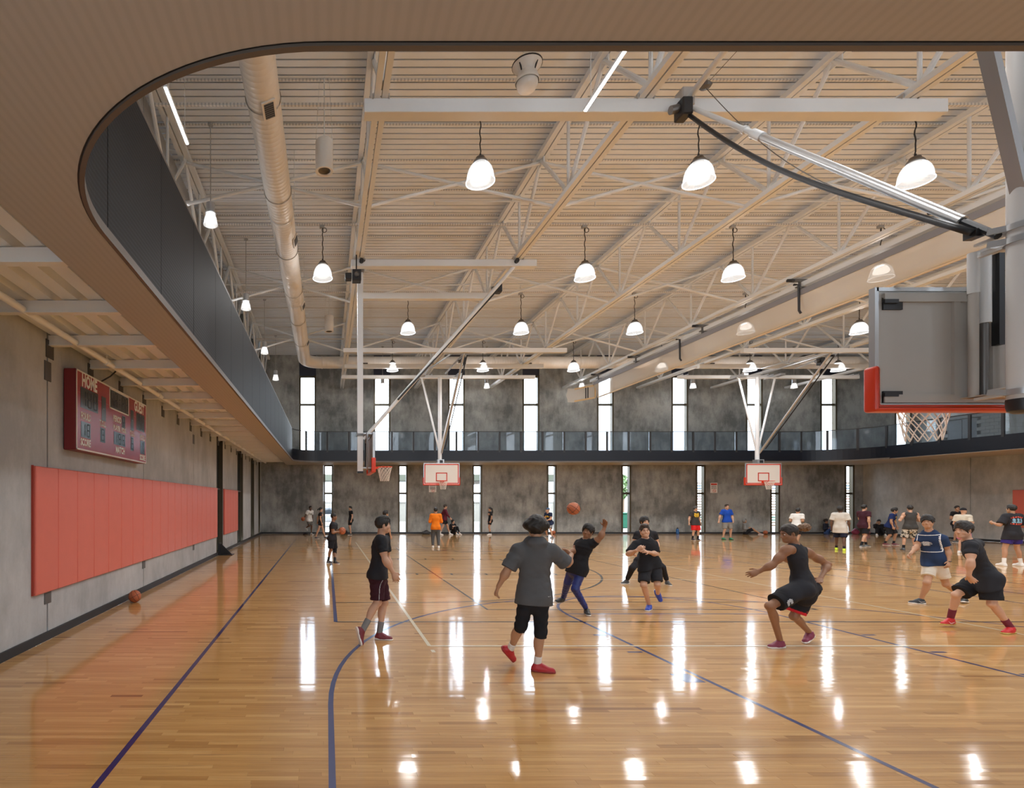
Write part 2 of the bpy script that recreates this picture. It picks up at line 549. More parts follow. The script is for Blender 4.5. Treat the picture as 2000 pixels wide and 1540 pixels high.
at = me.attributes.new('tone', 'FLOAT', 'FACE'); at.data.foreach_set('value', np.array(pt, np.float32))
o = link_mesh('plank_field', me, m_floor, None); o.parent = fl; o['kind'] = 'stuff'

# ---- court lines, thin paint on the floor
LZ = [0.0009]
def line_obj(name, mb, mat, label=None):
    LZ[0] += 0.00004
    mb.v = [(a, b, LZ[0]) for a, b, c in mb.v]
    return mb.build(name, mat, fl, label=label)
def ln(name, x0, y0, x1, y1, w, mat, **k):
    b = MB(); d = unit((x1-x0, y1-y0)); nx, ny = -d[1]*w/2, d[0]*w/2
    b.quad((x0-nx, y0-ny, 0), (x1-nx, y1-ny, 0), (x1+nx, y1+ny, 0), (x0+nx, y0+ny, 0))
    return line_obj(name, b, mat, **k)
def arc(name, cx, cy, r, a0, a1, w, mat, pre=None, post=None, **k):
    n = max(8, int(abs(a1-a0)/3))
    P = [(cx+r*math.cos(math.radians(a0+(a1-a0)*i/n)), cy+r*math.sin(math.radians(a0+(a1-a0)*i/n))) for i in range(n+1)]
    if pre: P = [pre]+P
    if post: P = P+[post]
    b = MB(); L = []
    for i in range(len(P)):
        d = unit(np.array(P[min(i+1, len(P)-1)])-np.array(P[max(i-1, 0)]))
        L.append(((P[i][0]-d[1]*w/2, P[i][1]+d[0]*w/2, 0), (P[i][0]+d[1]*w/2, P[i][1]-d[0]*w/2, 0)))
    for i in range(len(L)-1): b.quad(L[i][0], L[i][1], L[i+1][1], L[i+1][0])
    return line_obj(name, b, mat, **k)
W5 = 0.052
Y0C, Y1C = 3.62, 29.4
for cx, nm in ((C1, 'near'), (C2, 'far')):
    xl, xr = cx-7.65, cx+7.62
    ln('sideline', xl, 3.0, xl, Y1C, W5, m_blue); ln('sideline', xr, Y0C, xr, Y1C, W5, m_blue)
    ln('baseline', xl, Y1C, xr, Y1C, W5, m_blue)
    for yb, s in ((3.85, 1), (29.25, -1)):
        yc = yb+1.5*s; xc = cx+0.03
        if s > 0: arc('three_point_line', xc, yc, 6.02, 180, 0, W5, m_blue, pre=(xc-6.02, 2.9), post=(xc+6.02, 2.9))
        else: arc('three_point_line', xc, yc, 6.02, 180, 360, W5, m_blue, pre=(xc-6.02, yb), post=(xc+6.02, yb))
        ft = yb+5.8*s
        ln('lane_line', cx-1.78, yb if s < 0 else 2.9, cx-1.78, ft, W5, m_blue); ln('lane_line', cx+1.92, yb if s < 0 else 2.9, cx+1.92, ft, W5, m_blue)
        ln('free_throw_line', cx-1.78, ft, cx+1.92, ft, W5, m_blue)
        arc('free_throw_arc', cx+0.07, ft, 1.83, 0, 180*s, W5, m_blue)
        for sx, xx in ((-1, cx-1.82), (1, cx+1.96)):
            ln('lane_block', xx+sx*0.02, yb+2.29*s, xx+sx*0.24, yb+2.29*s, 0.30, m_blue)
            for k in (3.35, 4.27, 5.18):
                ln('lane_mark', xx+sx*0.02, yb+k*s, xx+sx*0.22, yb+k*s, W5, m_blue)
    # cross court, along X
    x0, x1 = cx-5.88, cx+7.4
    for yy in (9.0, 24.7): ln('cross_sideline', x0, yy, x1, yy, W5, m_dark)
    ln('cross_baseline', x0, 9.0, x0, 24.7, 0.062, m_blue if cx == C1 else m_dark)
    arc('cross_three_point_line', x0+1.6, 16.75, 6.02, -90, 90, W5, m_dark, pre=(x0, 10.73), post=(x0, 22.77))
    ln('cross_free_throw_line', x0+5.8, 15.05, x0+5.8, 18.7, W5, m_dark)
    for yy in (15.05, 18.7): ln('cross_lane_line', x0, yy, x0+5.8, yy, W5, m_dark)
    for k in range(5):
        ln('cross_mark', x0+2.3+k*0.95, 14.90, x0+2.36+k*0.95, 14.90, 0.22, m_dark); ln('cross_mark', x0+2.3+k*0.95, 18.85, x0+2.36+k*0.95, 18.85, 0.22, m_dark)
    # badminton rectangle and volleyball rectangle
    bx0, bx1 = cx-3.06, cx+3.03
    for xx in (bx0, bx1): ln('badminton_line', xx, 10.0, xx, 23.44, 0.042, m_dark)
    for yy in (10.02, 10.78, 14.76, 18.7, 22.66, 23.42): ln('badminton_line', bx0, yy, bx1, yy, 0.042, m_dark)
    vx0, vx1 = cx-4.61, cx+4.42
    for xx in (vx0, vx1): ln('volleyball_line', xx, 7.5, xx, 26.5, W5, m_cream)
    for yy in (7.5, 13.86, 20.2, 26.5): ln('volleyball_line', vx0-(8 if yy < 9 and cx == C2 else 0), yy, vx1+(0.0), yy, W5, m_cream)
    ln('volleyball_mark', vx0, 7.18, vx0, 7.30, 0.05, m_cream)

# ---- walls
def pane_window(idx, x0, x1, z0, z1, zm, y=YB, th=0.32, reveal_mat=m_frame):
    w = bpy.data.objects.new('window_%d' % idx, None); COL.objects.link(w)
    w.location = ((x0+x1)/2, y, z0); WLOC[w.name] = np.array(((x0+x1)/2, y, z0)); w['kind'] = 'structure'
    f = 0.10; d0, d1 = y+0.10, y+0.24
    MB().box(x0, x0+f, y-0.01, d1, z0, z1).build('jamb', m_frame, w); MB().box(x1-f, x1, y-0.01, d1, z0, z1).build('jamb', m_frame, w)
    MB().box(x0+f, x1-f, d0, d1, z1-f, z1).build('head', m_frame, w); MB().box(x0+f, x1-f, d0, d1, z0, z0+f).build('sill', m_frame, w)
    MB().box(x0+f, x1-f, d0, d1, zm-f/2-0.01, zm+f/2+0.01).build('mullion', m_frame, w)
    for a, b in ((z0+f, zm-f/2), (zm+f/2, z1-f)):
        MB().box(x0+f, x1-f, y+0.165, y+0.175, a, b).build('pane', m_glass, w)
    return w
wb = MB().box(XL-0.4, XUP+0.4, YB+0.30, YB+0.34, ZS+0.02, ZS+0.30).build('wall_back', m_conc_back, base=(14, YB, 0), kind='structure')
SP = 4.595
low = [(-0.19+SP*k, 0.41+SP*k) for k in range(8)]
upp = [(-1.69+SP*k, -0.66+SP*k) for k in range(9)]
def wall_panel(parent, mb, mat): return mb.build('concrete_panel', mat, parent)
edges = [XL-0.4]+[e for ab in low for e in ab]+[XR+0.3]
for i in range(0, len(edges), 2):
    a, b = edges[i], edges[i+1]
    if b-a > 6 or i == len(edges)-2:
        wall_panel(wb, MB().box(a+0.004, b, YB, YB+0.30, 0, ZS+0.16), m_conc_back)
    else:
        wall_panel(wb, MB().box(a+0.004, b-0.004, YB, YB+0.30, 0, ZS+0.16), m_conc_back)
edges = [XL-0.4]+[e for ab in upp for e in ab]+[XUP+0.3]
for i in range(0, len(edges), 2):
    a, b = edges[i], edges[i+1]
    wall_panel(wb, MB().box(a+0.004, b-0.004, YB, YB+0.30, ZS+0.16, ZC), m_conc_back)
for a, b in upp:
    MB().box(a, b, YB+0.05, YB+0.25, 9.78, ZC).build('spandrel', m_darkpanel, wb)
wi = 1
for a, b in low: pane_window(wi, a, b, 0.0, ZS+0.02, 2.5); wi += 1
for a, b in upp: pane_window(wi, a, b, ZS+0.16, 9.78, 8.0); wi += 1
MB().box(XL, XR, YB-0.03, YB+0.005, 0, 0.11).build('baseboard_back', m_base, base=(14, YB, 0), kind='structure')

# left wall: tilt-up panels with joints, tall narrow dark windows toward the far end
wl = MB().box(XL-0.36, XL-0.30, YF, YB, 0, ZC).build('wall_left', m_conc_left, base=(XL, 16, 0), kind='structure')
gaps = [(19.95, 21.1), (24.6, 26.2), (29.0, 30.2), (32.2, 32.9)]
joints = [YF, 1.2, 4.6, 7.87, 12.0, 16.5]
ed = []
for i in range(len(joints)-1): ed.append((joints[i]+0.018, joints[i+1]-0.018))
ed.append((16.512, gaps[0][0]))
for i in range(3): ed.append((gaps[i][1], gaps[i+1][0]))
ed.append((gaps[3][1], YB))
for a, b in ed: wall_panel(wl, MB().box(XL-0.30, XL, a, b, 0, ZC), m_conc_left)
for k, (a, b) in enumerate(gaps):
    w = bpy.data.objects.new('window_%d' % wi, None); COL.objects.link(w); wi += 1
    w.location = (XL, (a+b)/2, 0); WLOC[w.name] = np.array((XL, (a+b)/2, 0)); w['kind'] = 'structure'
    for y0, y1 in ((a, a+0.06), (b-0.06, b)): MB().box(XL-0.26, XL+0.015, y0, y1, 0, ZC).build('jamb', m_frame, w)
    for z in (0.02, 2.45, 4.3, 8.0): MB().box(XL-0.2, XL-0.08, a+0.06, b-0.06, z, z+0.06).build('mullion', m_frame, w)
    for z0, z1 in ((0.08, 2.45), (2.51, 4.3), (4.36, 8.0), (8.06, ZC)):
        MB().box(XL-0.15, XL-0.14, a+0.06, b-0.06, z0, z1).build('pane', m_tint, w)
MB().box(XL-0.005, XL+0.03, YF, YB-0.03, 0, 0.12).build('baseboard_left', m_base, base=(XL, 16, 0), kind='structure')
for k, y in enumerate((7.87, 12.0, 16.5)):
    for z in (0.52, 3.75):
        MB().box(XL-0.01, XL+0.012, y-0.09, y+0.09, z, z+0.28).build('joint_plate', M('weld_plate', (0.10, 0.10, 0.10), 0.5), wl)

# right wall, lower part, and the wall of the upper lobby
wr = MB().box(XR+0.30, XR+0.34, YF, YB+0.3, 0, ZS+0.12).build('wall_right', m_conc_right, base=(XR, 16, 0), kind='structure')
jr = [YF, 3.5, 8.4, 13.3, 18.2, 23.1, 27.9, YB]
for i in range(len(jr)-1): wall_panel(wr, MB().box(XR, XR+0.30, jr[i]+0.012, jr[i+1]-0.012, 0, ZS+0.12), m_conc_right)
MB().box(XR-0.03, XR+0.005, YF, YB-0.03, 0, 0.11).build('baseboard_right', m_base, base=(XR, 16, 0), kind='structure')
wu = MB().box(XUP+0.2, XUP+0.3, YF, YB, ZS+0.3, ZC).build('wall_upper_right', M('block_grout', (0.40, 0.38, 0.34), 0.8), base=(XUP, 16, ZS), kind='structure')
m_cmu = M('concrete_block', (0.52, 0.50, 0.46), 0.75, noise=(6, 0.12), bump=(80, 0.2, 0.003))
blk = MB().box(0.0, 0.2, -0.195, 0.195, -0.095, 0.095).mesh('concrete_block')
blk.materials.append(m_cmu)
for r in range(12):
    for c in range(22):
        yy = 33.2-c*0.4-(0.2 if r % 2 else 0); zz = ZS+0.40+r*0.2
        if 30.35 < yy < 31.9 and zz < ZS+2.5: continue
        o = bpy.data.objects.new('concrete_block', blk); COL.objects.link(o); o.parent = wu; o.location = (0.005, yy-16, zz-ZS)
MB().box(XUP, XUP+0.2, YF, YB, ZS+2.72, ZC).build('upper_wall_panel', m_conc_right, wu)
MB().box(XUP, XUP+0.2, YF, 24.4, ZS+0.3, ZS+2.70).build('upper_wall_panel', m_conc_right, wu)
dr = bpy.data.objects.new('door_1', None); COL.objects.link(dr); dr.location = (XUP, 31.1, ZS+0.3); WLOC[dr.name] = np.array((XUP, 31.1, ZS+0.3)); dr['kind'] = 'structure'
for y0, y1 in ((30.4, 31.09), (31.13, 31.85)):
    MB().box(XUP+0.02, XUP+0.08, y0, y1, ZS+0.3, ZS+2.45).build('door_leaf', M('door_grey', (0.30, 0.31, 0.31), 0.5), dr)
    MB().tube([(XUP-0.04, y0+0.08, ZS+1.3), (XUP-0.04, y1-0.08, ZS+1.3)], 0.025, 8).build('push_bar', m_alu, dr)

# front: open lobby side; unseen wall above the track, tall openings added for daylight
wf = MB().box(XL-0.3, XUP+0.3, YF-0.34, YF-0.30, ZS+0.3, ZS+0.6).build('wall_front', m_conc_back, base=(14, YF, 0), kind='structure')
edges = [XL-0.4]+[e for ab in upp for e in ab]+[XUP+0.3]
for i in range(0, len(edges), 2):
    wall_panel(wf, MB().box(edges[i], edges[i+1], YF-0.3, YF, ZS+0.3, ZC), m_conc_back)
for k in range(6):                                   # lobby behind the viewpoint: back wall with windows, floor slab
    MB().box(XL-0.3+6.3*k, XL+3.6+6.3*k, -9.3, -9.0, 0, ZS+0.3).build('lobby_panel', m_conc_right, wf)
    MB().box(XL+3.6+6.3*k, XL+6.0+6.3*k, -9.3, -9.0, 0, 0.7).box(XL+3.6+6.3*k, XL+6.0+6.3*k, -9.3, -9.0, 3.4, ZS+0.3).build('lobby_panel', m_conc_right, wf)
MB().box(XL-0.3, XL, -9.0, -8.4, 0, ZS+0.3).box(XL-0.3, XL, -8.4, YF, 3.9, ZS+0.3).build('lobby_panel', m_conc_right, wf)  # unseen side wall, wide opening made to bring daylight under the track
MB().box(XR, XR+0.3, -9.0, YF, 0, ZS+0.3).build('lobby_panel', m_conc_right, wf)
MB().box(XL, XR, -9.0, YF, -0.12, -0.002).build('lobby_floor', M('lobby_floor', (0.22, 0.21, 0.20), 0.5), fl)

# ---- roof deck: one strip per flute, dark slots between
ce = MB().box(XL-0.3, XUP+0.3, YF-0.4, YB+0.4, ZC+0.10, ZC+0.16).build('ceiling', m_deck_dark, base=(14, 16, ZC), kind='structure')
rib = MB().prism([(-0.084, 0.0), (0.084, 0.0), (0.066, 0.075), (0.100, 0.098), (-0.100, 0.098), (-0.066, 0.075)], 0, XL-0.2-14, XUP+0.2-14).mesh('deck_rib')
rib.materials.append(m_deck)
y = YF
while y < YB+0.1:
    o = bpy.data.objects.new('deck_rib', rib); COL.objects.link(o); o.parent = ce; o.location = (0, y-16, 0)
    y += 0.2032
# perforated seam strips across the deck
m_perf = mat_stripes('perforated_strip', (0.78, 0.745, 0.69), (0.52, 0.50, 0.47), 0, 0.075, 0.35, 0.5, 0.0, soft=0.1)
y = 10.25
k = 0
while y < 31:
    MB().box(XL, XUP, y-0.016, y+0.016, ZC-0.035, ZC-0.002).build('perforated_channel', m_perf, ce)
    y += 1.37
# ------------------------------------------------------------------ running track on the upper level
def corner(cx, cy, r, a0, a1, n=18):
    return [(cx+r*math.cos(math.radians(a0+(a1-a0)*i/n)), cy+r*math.sin(math.radians(a0+(a1-a0)*i/n))) for i in range(n+1)]
rF, rB, rR = 1.9, 1.5, 2.6
p_left = corner(XIN+rF, YIN+rF, rF, 270, 180, 28)                       # front-left corner, then up the left side
p_bl = corner(XIN+rB, YBI-rB, rB, 180, 90, 16)
p_br = corner(XRI-rR, YBI-rR, rR, 90, 0, 18)
p_fr = corner(XRI-rR, YIN+rR, rR, 0, -90, 12)
inner = p_left+p_bl+p_br+p_fr                                          # clockwise seen from above, starts on the front edge
tr = empty('running_track', (14, 16, ZS), 'raised indoor running track with bronze perforated soffit ringing the courts', 'running track')
def soffit_poly(pts, z0=ZS, z1=ZS+0.03):
    return MB().prism(pts, 2, z0, z1)
XB = -2.47                                                             # bronze strip ends here on the left side
MB2 = MB()
front = [(XL, -9.0), (XR, -9.0), (XR, YIN), (XIN+rF, YIN)]+p_left[1:]+[(XIN, 4.62), (XB, 4.62), (XB, 3.2), (XL, 3.2)]
soffit_poly(front).build('soffit', m_soffit, tr)
soffit_poly([(XB, 4.62), (XIN, 4.62), (XIN, YBI-rB)]+p_bl+[(p_bl[-1][0], YB), (XB, YB)]).build('soffit', m_soffit, tr)
soffit_poly([p_bl[-1]]+[p_br[0]]+p_br[1:]+[(XRI, YB), (p_bl[-1][0], YB)]).build('soffit', m_soffit, tr)
soffit_poly([(XRI, YIN+rR), (XR, YIN), (XR, YB), (XRI, YB), (XRI, YBI-rR)]).build('soffit', m_soffit, tr)
# edge trim that follows the soffit
def offset(path, d):
    P = [np.array(p) for p in path]; out = []
    for i in range(len(P)):
        t = unit(P[min(i+1, len(P)-1)]-P[max(i-1, 0)])
        out.append(tuple(P[i]+np.array((-t[1], t[0]))*d))
    return out
frontedge = [(XRI-rR, YIN), (20.0, YIN), (10.0, YIN), (4.0, YIN)]
fpath = frontedge+p_left
tp = fpath+[(XIN, 10), (XIN, 20)]+p_bl+p_br
MB().sheet(tp, ZS+0.004, ZS+0.05, -0.013).build('shadow_gap', m_black, tr)
MB().sheet(offset(tp, -0.013), ZS-0.012, ZS+0.07, -0.034).build('edge_trim', m_trim, tr)
# deck slab of the track (seen from the upper level only)
zt = ZS+0.30
MB().box(XL, XB, YF-0.3, YB, zt, zt+0.1).build('track_slab', m_grey, tr)
MB().prism([(XB, YIN), (XB, YB), (XIN-0.05, YB), (XIN-0.05, 4.6)]+[(a-0.03, b-0.03) for a, b in p_left[::-1]], 2, zt, zt+0.1).build('track_slab', m_grey, tr)
MB().box(XIN, XUP, YBI+0.05, YB, zt, zt+0.1).build('track_slab', m_grey, tr)
MB().box(XRI+0.05, XUP, YF-0.3, YBI+0.05, zt, zt+0.1).build('track_slab', m_grey, tr)
MB().box(XB, XRI+0.05, YF-0.3, YIN-0.05, zt, zt+0.1).build('track_slab', m_grey, tr)
# left side: guard of black perforated panels
zg = 6.0
gl = [(3.0, YIN), (1.5, YIN)]+p_left+[(XIN, 4.7)]
def seg_path(path, s0, s1):
    P = [np.array(p) for p in path]; out = []; acc = 0
    for i in range(len(P)-1):
        L = np.linalg.norm(P[i+1]-P[i])
        if L < 1e-9: continue
        for s in (s0, s1):
            if acc <= s < acc+L: out.append(tuple(P[i]+(P[i+1]-P[i])*(s-acc)/L))
        if s0 < acc+L < s1: out.append(tuple(P[i+1]))
        acc += L
    if s1 >= acc: out.append(tuple(P[-1]))
    return out
full = [(20.0, YIN), (8.0, YIN)]+p_left+[(XIN, 12), (XIN, 20), (XIN, YBI-rB)]+p_bl[1:]
FL = sum(np.linalg.norm(np.array(full[i+1])-np.array(full[i])) for i in range(len(full)-1))
s = 14.0
PL = 1.524
guard_end = FL-2.2
while s < guard_end-0.1:
    e = min(s+PL, guard_end)
    seg = seg_path(full, s+0.006, e-0.006)
    if len(seg) > 1:
        MB().sheet(seg, ZS+0.03, zg, 0.03).build('perforated_panel', m_guard, tr)
    s += PL
MB().sheet(seg_path(full, 14.0, guard_end), zg, zg+0.035, 0.045).build('guard_cap', m_trim, tr)
# back and right: navy fascia with glass rail
zf = 4.93
back = seg_path(full, guard_end, FL)+p_br+[(XRI, 24), (XRI, 16), (XRI, YIN+rR)]
bl_ = [np.array(p) for p in back]
MB().sheet(back, ZS+0.012, zf, 0.03).build('fascia', m_navy, tr)
BL = sum(np.linalg.norm(bl_[i+1]-bl_[i]) for i in range(len(bl_)-1))
MB().sheet(offset(back, -0.01), zg-0.012, zg+0.022, 0.05).build('top_rail', m_black, tr)
s = 1.35
while s < BL-0.5:
    e = min(s+1.234, BL-0.4)
    p = seg_path(back, s, s+0.105)
    MB().sheet(offset(p, -0.015), zf-0.1, zg-0.012, 0.07).build('rail_post', m_black, tr)
    g = seg_path(back, s+0.115, e-0.015)
    if len(g) > 1: MB().sheet(offset(g, 0.015), zf, zg-0.02, 0.012).build('glass_panel', m_railglass, tr)
    s += 1.234
# left side: white steel deck flutes and cantilever brackets under the track
fl_prof = [(-0.155, 0.0), (-0.062, 0.0), (-0.035, 0.115), (0.055, 0.115), (0.082, 0.0), (0.155, 0.0), (0.155, -0.01), (0.074, -0.01), (0.048, 0.105), (-0.028, 0.105), (-0.054, -0.01), (-0.155, -0.01)]
flute = MB().prism(fl_prof, 1, 3.2-16, YB-16).mesh('deck_flute'); flute.materials.append(m_steel_white)
for k in range(5):
    o = bpy.data.objects.new('deck_flute', flute); COL.objects.link(o); o.parent = tr; o.location = (XB-0.16-0.31*k-14, 0, 0.19)
m_brk = M('bracket_paint', (0.86, 0.86, 0.85), 0.45)
brk = MB().prism([(XB+0.05-14, 0.03), (XL-14, 0.03), (XL-14, 0.17), (XB+0.05-14, 0.17)], 1, -0.03, 0.03)
brk.box(XB+0.02-14, XL-14, -0.05, 0.05, 0.02, 0.03)
brk_me = brk.mesh('bracket'); brk_me.materials.append(m_brk)
emb = M('embed_plate', (0.07, 0.07, 0.07), 0.6)
for k in range(20):
    y = 5.19+1.37*k
    if y > 32: break
    o = bpy.data.objects.new('bracket', brk_me); COL.objects.link(o); o.parent = tr; o.location = (0, y-16, 0)
    MB().box(XL-0.005, XL+0.01, y-0.11, y+0.11, ZS-0.16, ZS+0.10).build('embed_plate', emb, wl)
# sprinkler pipe along the left wall
sp = MB().tube([(XL+0.40, 2.5, 4.33-0.02), (XL+0.40, 32.5, 4.33-0.02)], 0.045, 12).build('sprinkler_pipe', m_steel_white, base=(XL+0.4, 16, 4.3), smooth='auto', label='white sprinkler pipe running under the track along the left wall', cat='pipe')
for y in (5.9, 9.0, 11.8, 15.2, 18.6, 22.0, 26.0, 30.0):
    MB().tube([(XL+0.40, y, 4.30), (XL+0.40, y, 4.46)], 0.012, 6).build('hanger', m_steel_white, sp)
    MB().tube([(XL+0.40, y-0.05, 4.31), (XL+0.40, y+0.05, 4.31)], 0.058, 12).build('coupling', m_steel_white, sp)
# ------------------------------------------------------------------ roof trusses
def truss(x, i):
    t = empty('roof_truss', (x, 16, ZBC), 'white steel roof truss, %s from the left wall' % ORD[i], 'roof truss', 'roof trusses')
    for s in (-1, 1):
        MB().beam((x+s*0.068, YF, ZBC), (x+s*0.068, YB, ZBC), 0.105, 0.11).build('bottom_chord', m_steel, t)
        MB().beam((x+s*0.075, YF, ZTC), (x+s*0.075, YB, ZTC), 0.12, 0.13).build('top_chord', m_steel, t)
    y = 1.35
    while y < YB-0.5:
        tp = (x, y, ZTC-0.04)
        for q in (-1.575, 1.575):
            if YF < y+q < YB: MB().tube([tp, (x, y+q, ZBC+0.03)], 0.048, 8).build('web_diagonal', m_steel, t, smooth='auto')
        MB().box(x-0.012, x+0.012, y-0.2, y+0.2, ZTC-0.2, ZTC+0.04).build('gusset_plate', m_steel, t)
        if y+1.575 < YB: MB().tube([(x, y+1.575, ZBC+0.03), (x, y+1.575, ZTC-0.04)], 0.036, 8).build('web_post', m_steel, t, smooth='auto')
        y += 3.15
    return t
for i, x in enumerate(TX[:8]): truss(x, i)
for r, (yb, yt) in enumerate(((12.96, 13.96), (19.2, 20.2), (25.5, 26.5))):
    b = empty('cross_bracing', (14, yb, ZBC), 'row of crossed white steel struts between roof trusses, %s from the viewer' % ORD[r], 'bracing', 'cross bracing rows')
    for k in range(7):
        x0, x1 = TX[k], TX[k+1]
        MB().tube([(x0, yb, ZBC), (x1, yt, ZTC-0.1)], 0.042, 8).build('strut', m_steel, b, smooth='auto')
        MB().tube([(x0, yt, ZTC-0.1), (x1, yb, ZBC)], 0.042, 8).build('strut', m_steel, b, smooth='auto')
for y, z, l in ((15.45, 10.55, 'thin sprinkler pipe crossing under the roof deck, nearer one'), (21.4, 10.55, 'thin sprinkler pipe crossing under the roof deck, farther one')):
    p = MB().tube([(XL, y, z), (XUP, y, z)], 0.024, 8).build('ceiling_pipe', m_steel, base=(14, y, z), smooth='auto', label=l, cat='pipe')
    for k in range(9):
        xx = -1.5+4.57*k
        MB().tube([(xx, y, z-0.12), (xx, y, z)], 0.016, 6).tube([(xx, y, z-0.15), (xx, y, z-0.12)], 0.03, 6).build('sprinkler_head', m_steel, p)

# support beams for the hoops
beams = [(9.5, 0.65, 10.75, 'longest and nearest white cross beam under the trusses', ZBC-0.05, 0.24),
         (15.7, 0.7, 6.05, 'white cross beam at the top of the side hoop pole', ZBC-0.06, 0.2),
         (18.2, 1.0, 5.4, 'white cross beam just behind the side hoop pole', ZBC-0.06, 0.2),
         (24.7, 0.75, 10.9, 'white cross beam holding the brace of the far left hoop', ZBC-0.06, 0.2),
         (27.6, 0.9, 11.0, 'white cross beam beside the long duct, over the far left hoop', ZBC-0.06, 0.2),
         (29.2, 0.8, 11.2, 'white cross beam above the V brace of the far left hoop', ZBC-0.25, 0.18),
         (24.7, 18.9, 28.6, 'white cross beam holding the brace of the far right hoop', ZBC-0.06, 0.2),
         (27.6, 18.9, 28.6, 'white cross beam behind the brace of the far right hoop', ZBC-0.06, 0.2),
         (29.2, 18.9, 28.6, 'white cross beam above the V brace of the far right hoop', ZBC-0.25, 0.18)]
for y, x0, x1, l, z, w in beams:
    b = cbox('support_beam', x0, x1, y-w/2, y+w/2, z-w, z, 0.008, m_steel, base=((x0+x1)/2, y, z), label=l, cat='beam', group='hoop support beams')
    for xx in TX:
        if x0+0.1 < xx < x1-0.1:
            MB().box(xx-0.15, xx-0.13, y-0.15, y+0.15, z-0.02, z+0.06).box(xx+0.13, xx+0.15, y-0.15, y+0.15, z-0.02, z+0.06).build('clamp', m_alu, b)

# ------------------------------------------------------------------ duct
def elbow_path():
    return [(-1.17, YF, 9.45), (-1.17, 28.9, 9.45)]
du = empty('air_duct', (-1.17, 16, 9.45), 'large round spiral air duct along the left side, bending along the back wall', 'air duct')
RD = 0.315
y = YF
secs = [-2.0, 1.0, 4.0, 7.0, 10.0, 13.0, 16.0, 19.0, 22.0, 25.0, 28.2]
for a, b in zip(secs[:-1], secs[1:]):
    prof = []; q = a; st = 0.13
    prof.append((RD+0.018, a)); prof.append((RD+0.018, a+0.04)); q = a+0.05
    while q < b-0.02:
        prof += [(RD, q), (RD, q+st-0.016), (RD+0.0025, q+st-0.008)]; q += st
    prof.append((RD, b))
    MB().lathe([(r, yy) for r, yy in prof], (-1.17, 0, 9.45), 28, axis=1).build('duct_section', m_duct, du, smooth='auto')
bend = [( -1.17+0.9*(1-math.cos(t)), 28.2+0.9*math.sin(t), 9.45) for t in [PI/2*i/10 for i in range(11)]]
MB().tube(bend, RD, 24).build('duct_elbow', m_duct, du, smooth='auto')
xs = [-0.27, 4.3, 8.9, 13.5, 18.1, 22.6, 27.2, 32.5]
for a, b in zip(xs[:-1], xs[1:]):
    prof = [(RD+0.018, a), (RD+0.018, a+0.04)]; q = a+0.05
    while q < b-0.02:
        prof += [(RD, q), (RD, q+0.114), (RD+0.0025, q+0.122)]; q += 0.13
    prof.append((RD, b))
    MB().lathe(prof, (0, 29.1, 9.45), 24, axis=0).build('duct_section', m_duct, du, smooth='auto')
m_grille = mat_stripes('grille', (0.02, 0.02, 0.02), (0.16, 0.15, 0.14), 1, 0.05, 0.5, 0.5, 0.3)
for y in (9.9, 15.2, 20.3, 25.0):
    g = MB()
    for (s, zz) in ((0.55, -0.84), (-1.0, 0.0)):
        pass
    a = math.radians(-68) if y < 12 else math.radians(-25)
    cx, cz = -1.17+(RD+0.012)*math.cos(a), 9.45+(RD+0.012)*math.sin(a)
    tx, tz = -math.sin(a), math.cos(a)
    MB().beam((cx, y-0.22, cz), (cx, y+0.22, cz), 0.26, 0.03, up=(math.cos(a), 0, math.sin(a))).build('vent_frame', m_duct, du)
    MB().beam((cx+0.012*math.cos(a), y-0.18, cz+0.012*math.sin(a)), (cx+0.012*math.cos(a), y+0.18, cz+0.012*math.sin(a)), 0.18, 0.03, up=(math.cos(a), 0, math.sin(a))).build('vent_grille', m_grille, du)
for x in (1.9, 10.6, 20.3, 24.6):
    a = math.radians(-35)
    yy, zz = 29.1-(RD+0.01)*math.cos(a), 9.45+(RD+0.01)*math.sin(a)
    MB().beam((x-0.28, yy, zz), (x+0.28, yy, zz), 0.22, 0.03, up=(0, -math.cos(a), math.sin(a))).build('vent_grille', m_grille, du)
for y in (8.0, 14.0, 20.0, 26.0):
    for s in (-1, 1): MB().tube([(-1.17+s*0.33, y, 9.5), (-1.17+s*0.33, y, ZC)], 0.008, 5).build('hanger_rod', m_steel, du)
    MB().lathe([(RD+0.012, y-0.03), (RD+0.02, y), (RD+0.012, y+0.03)], (-1.17, 0, 9.45), 24, axis=1).build('duct_strap', m_steel, du, smooth=True)

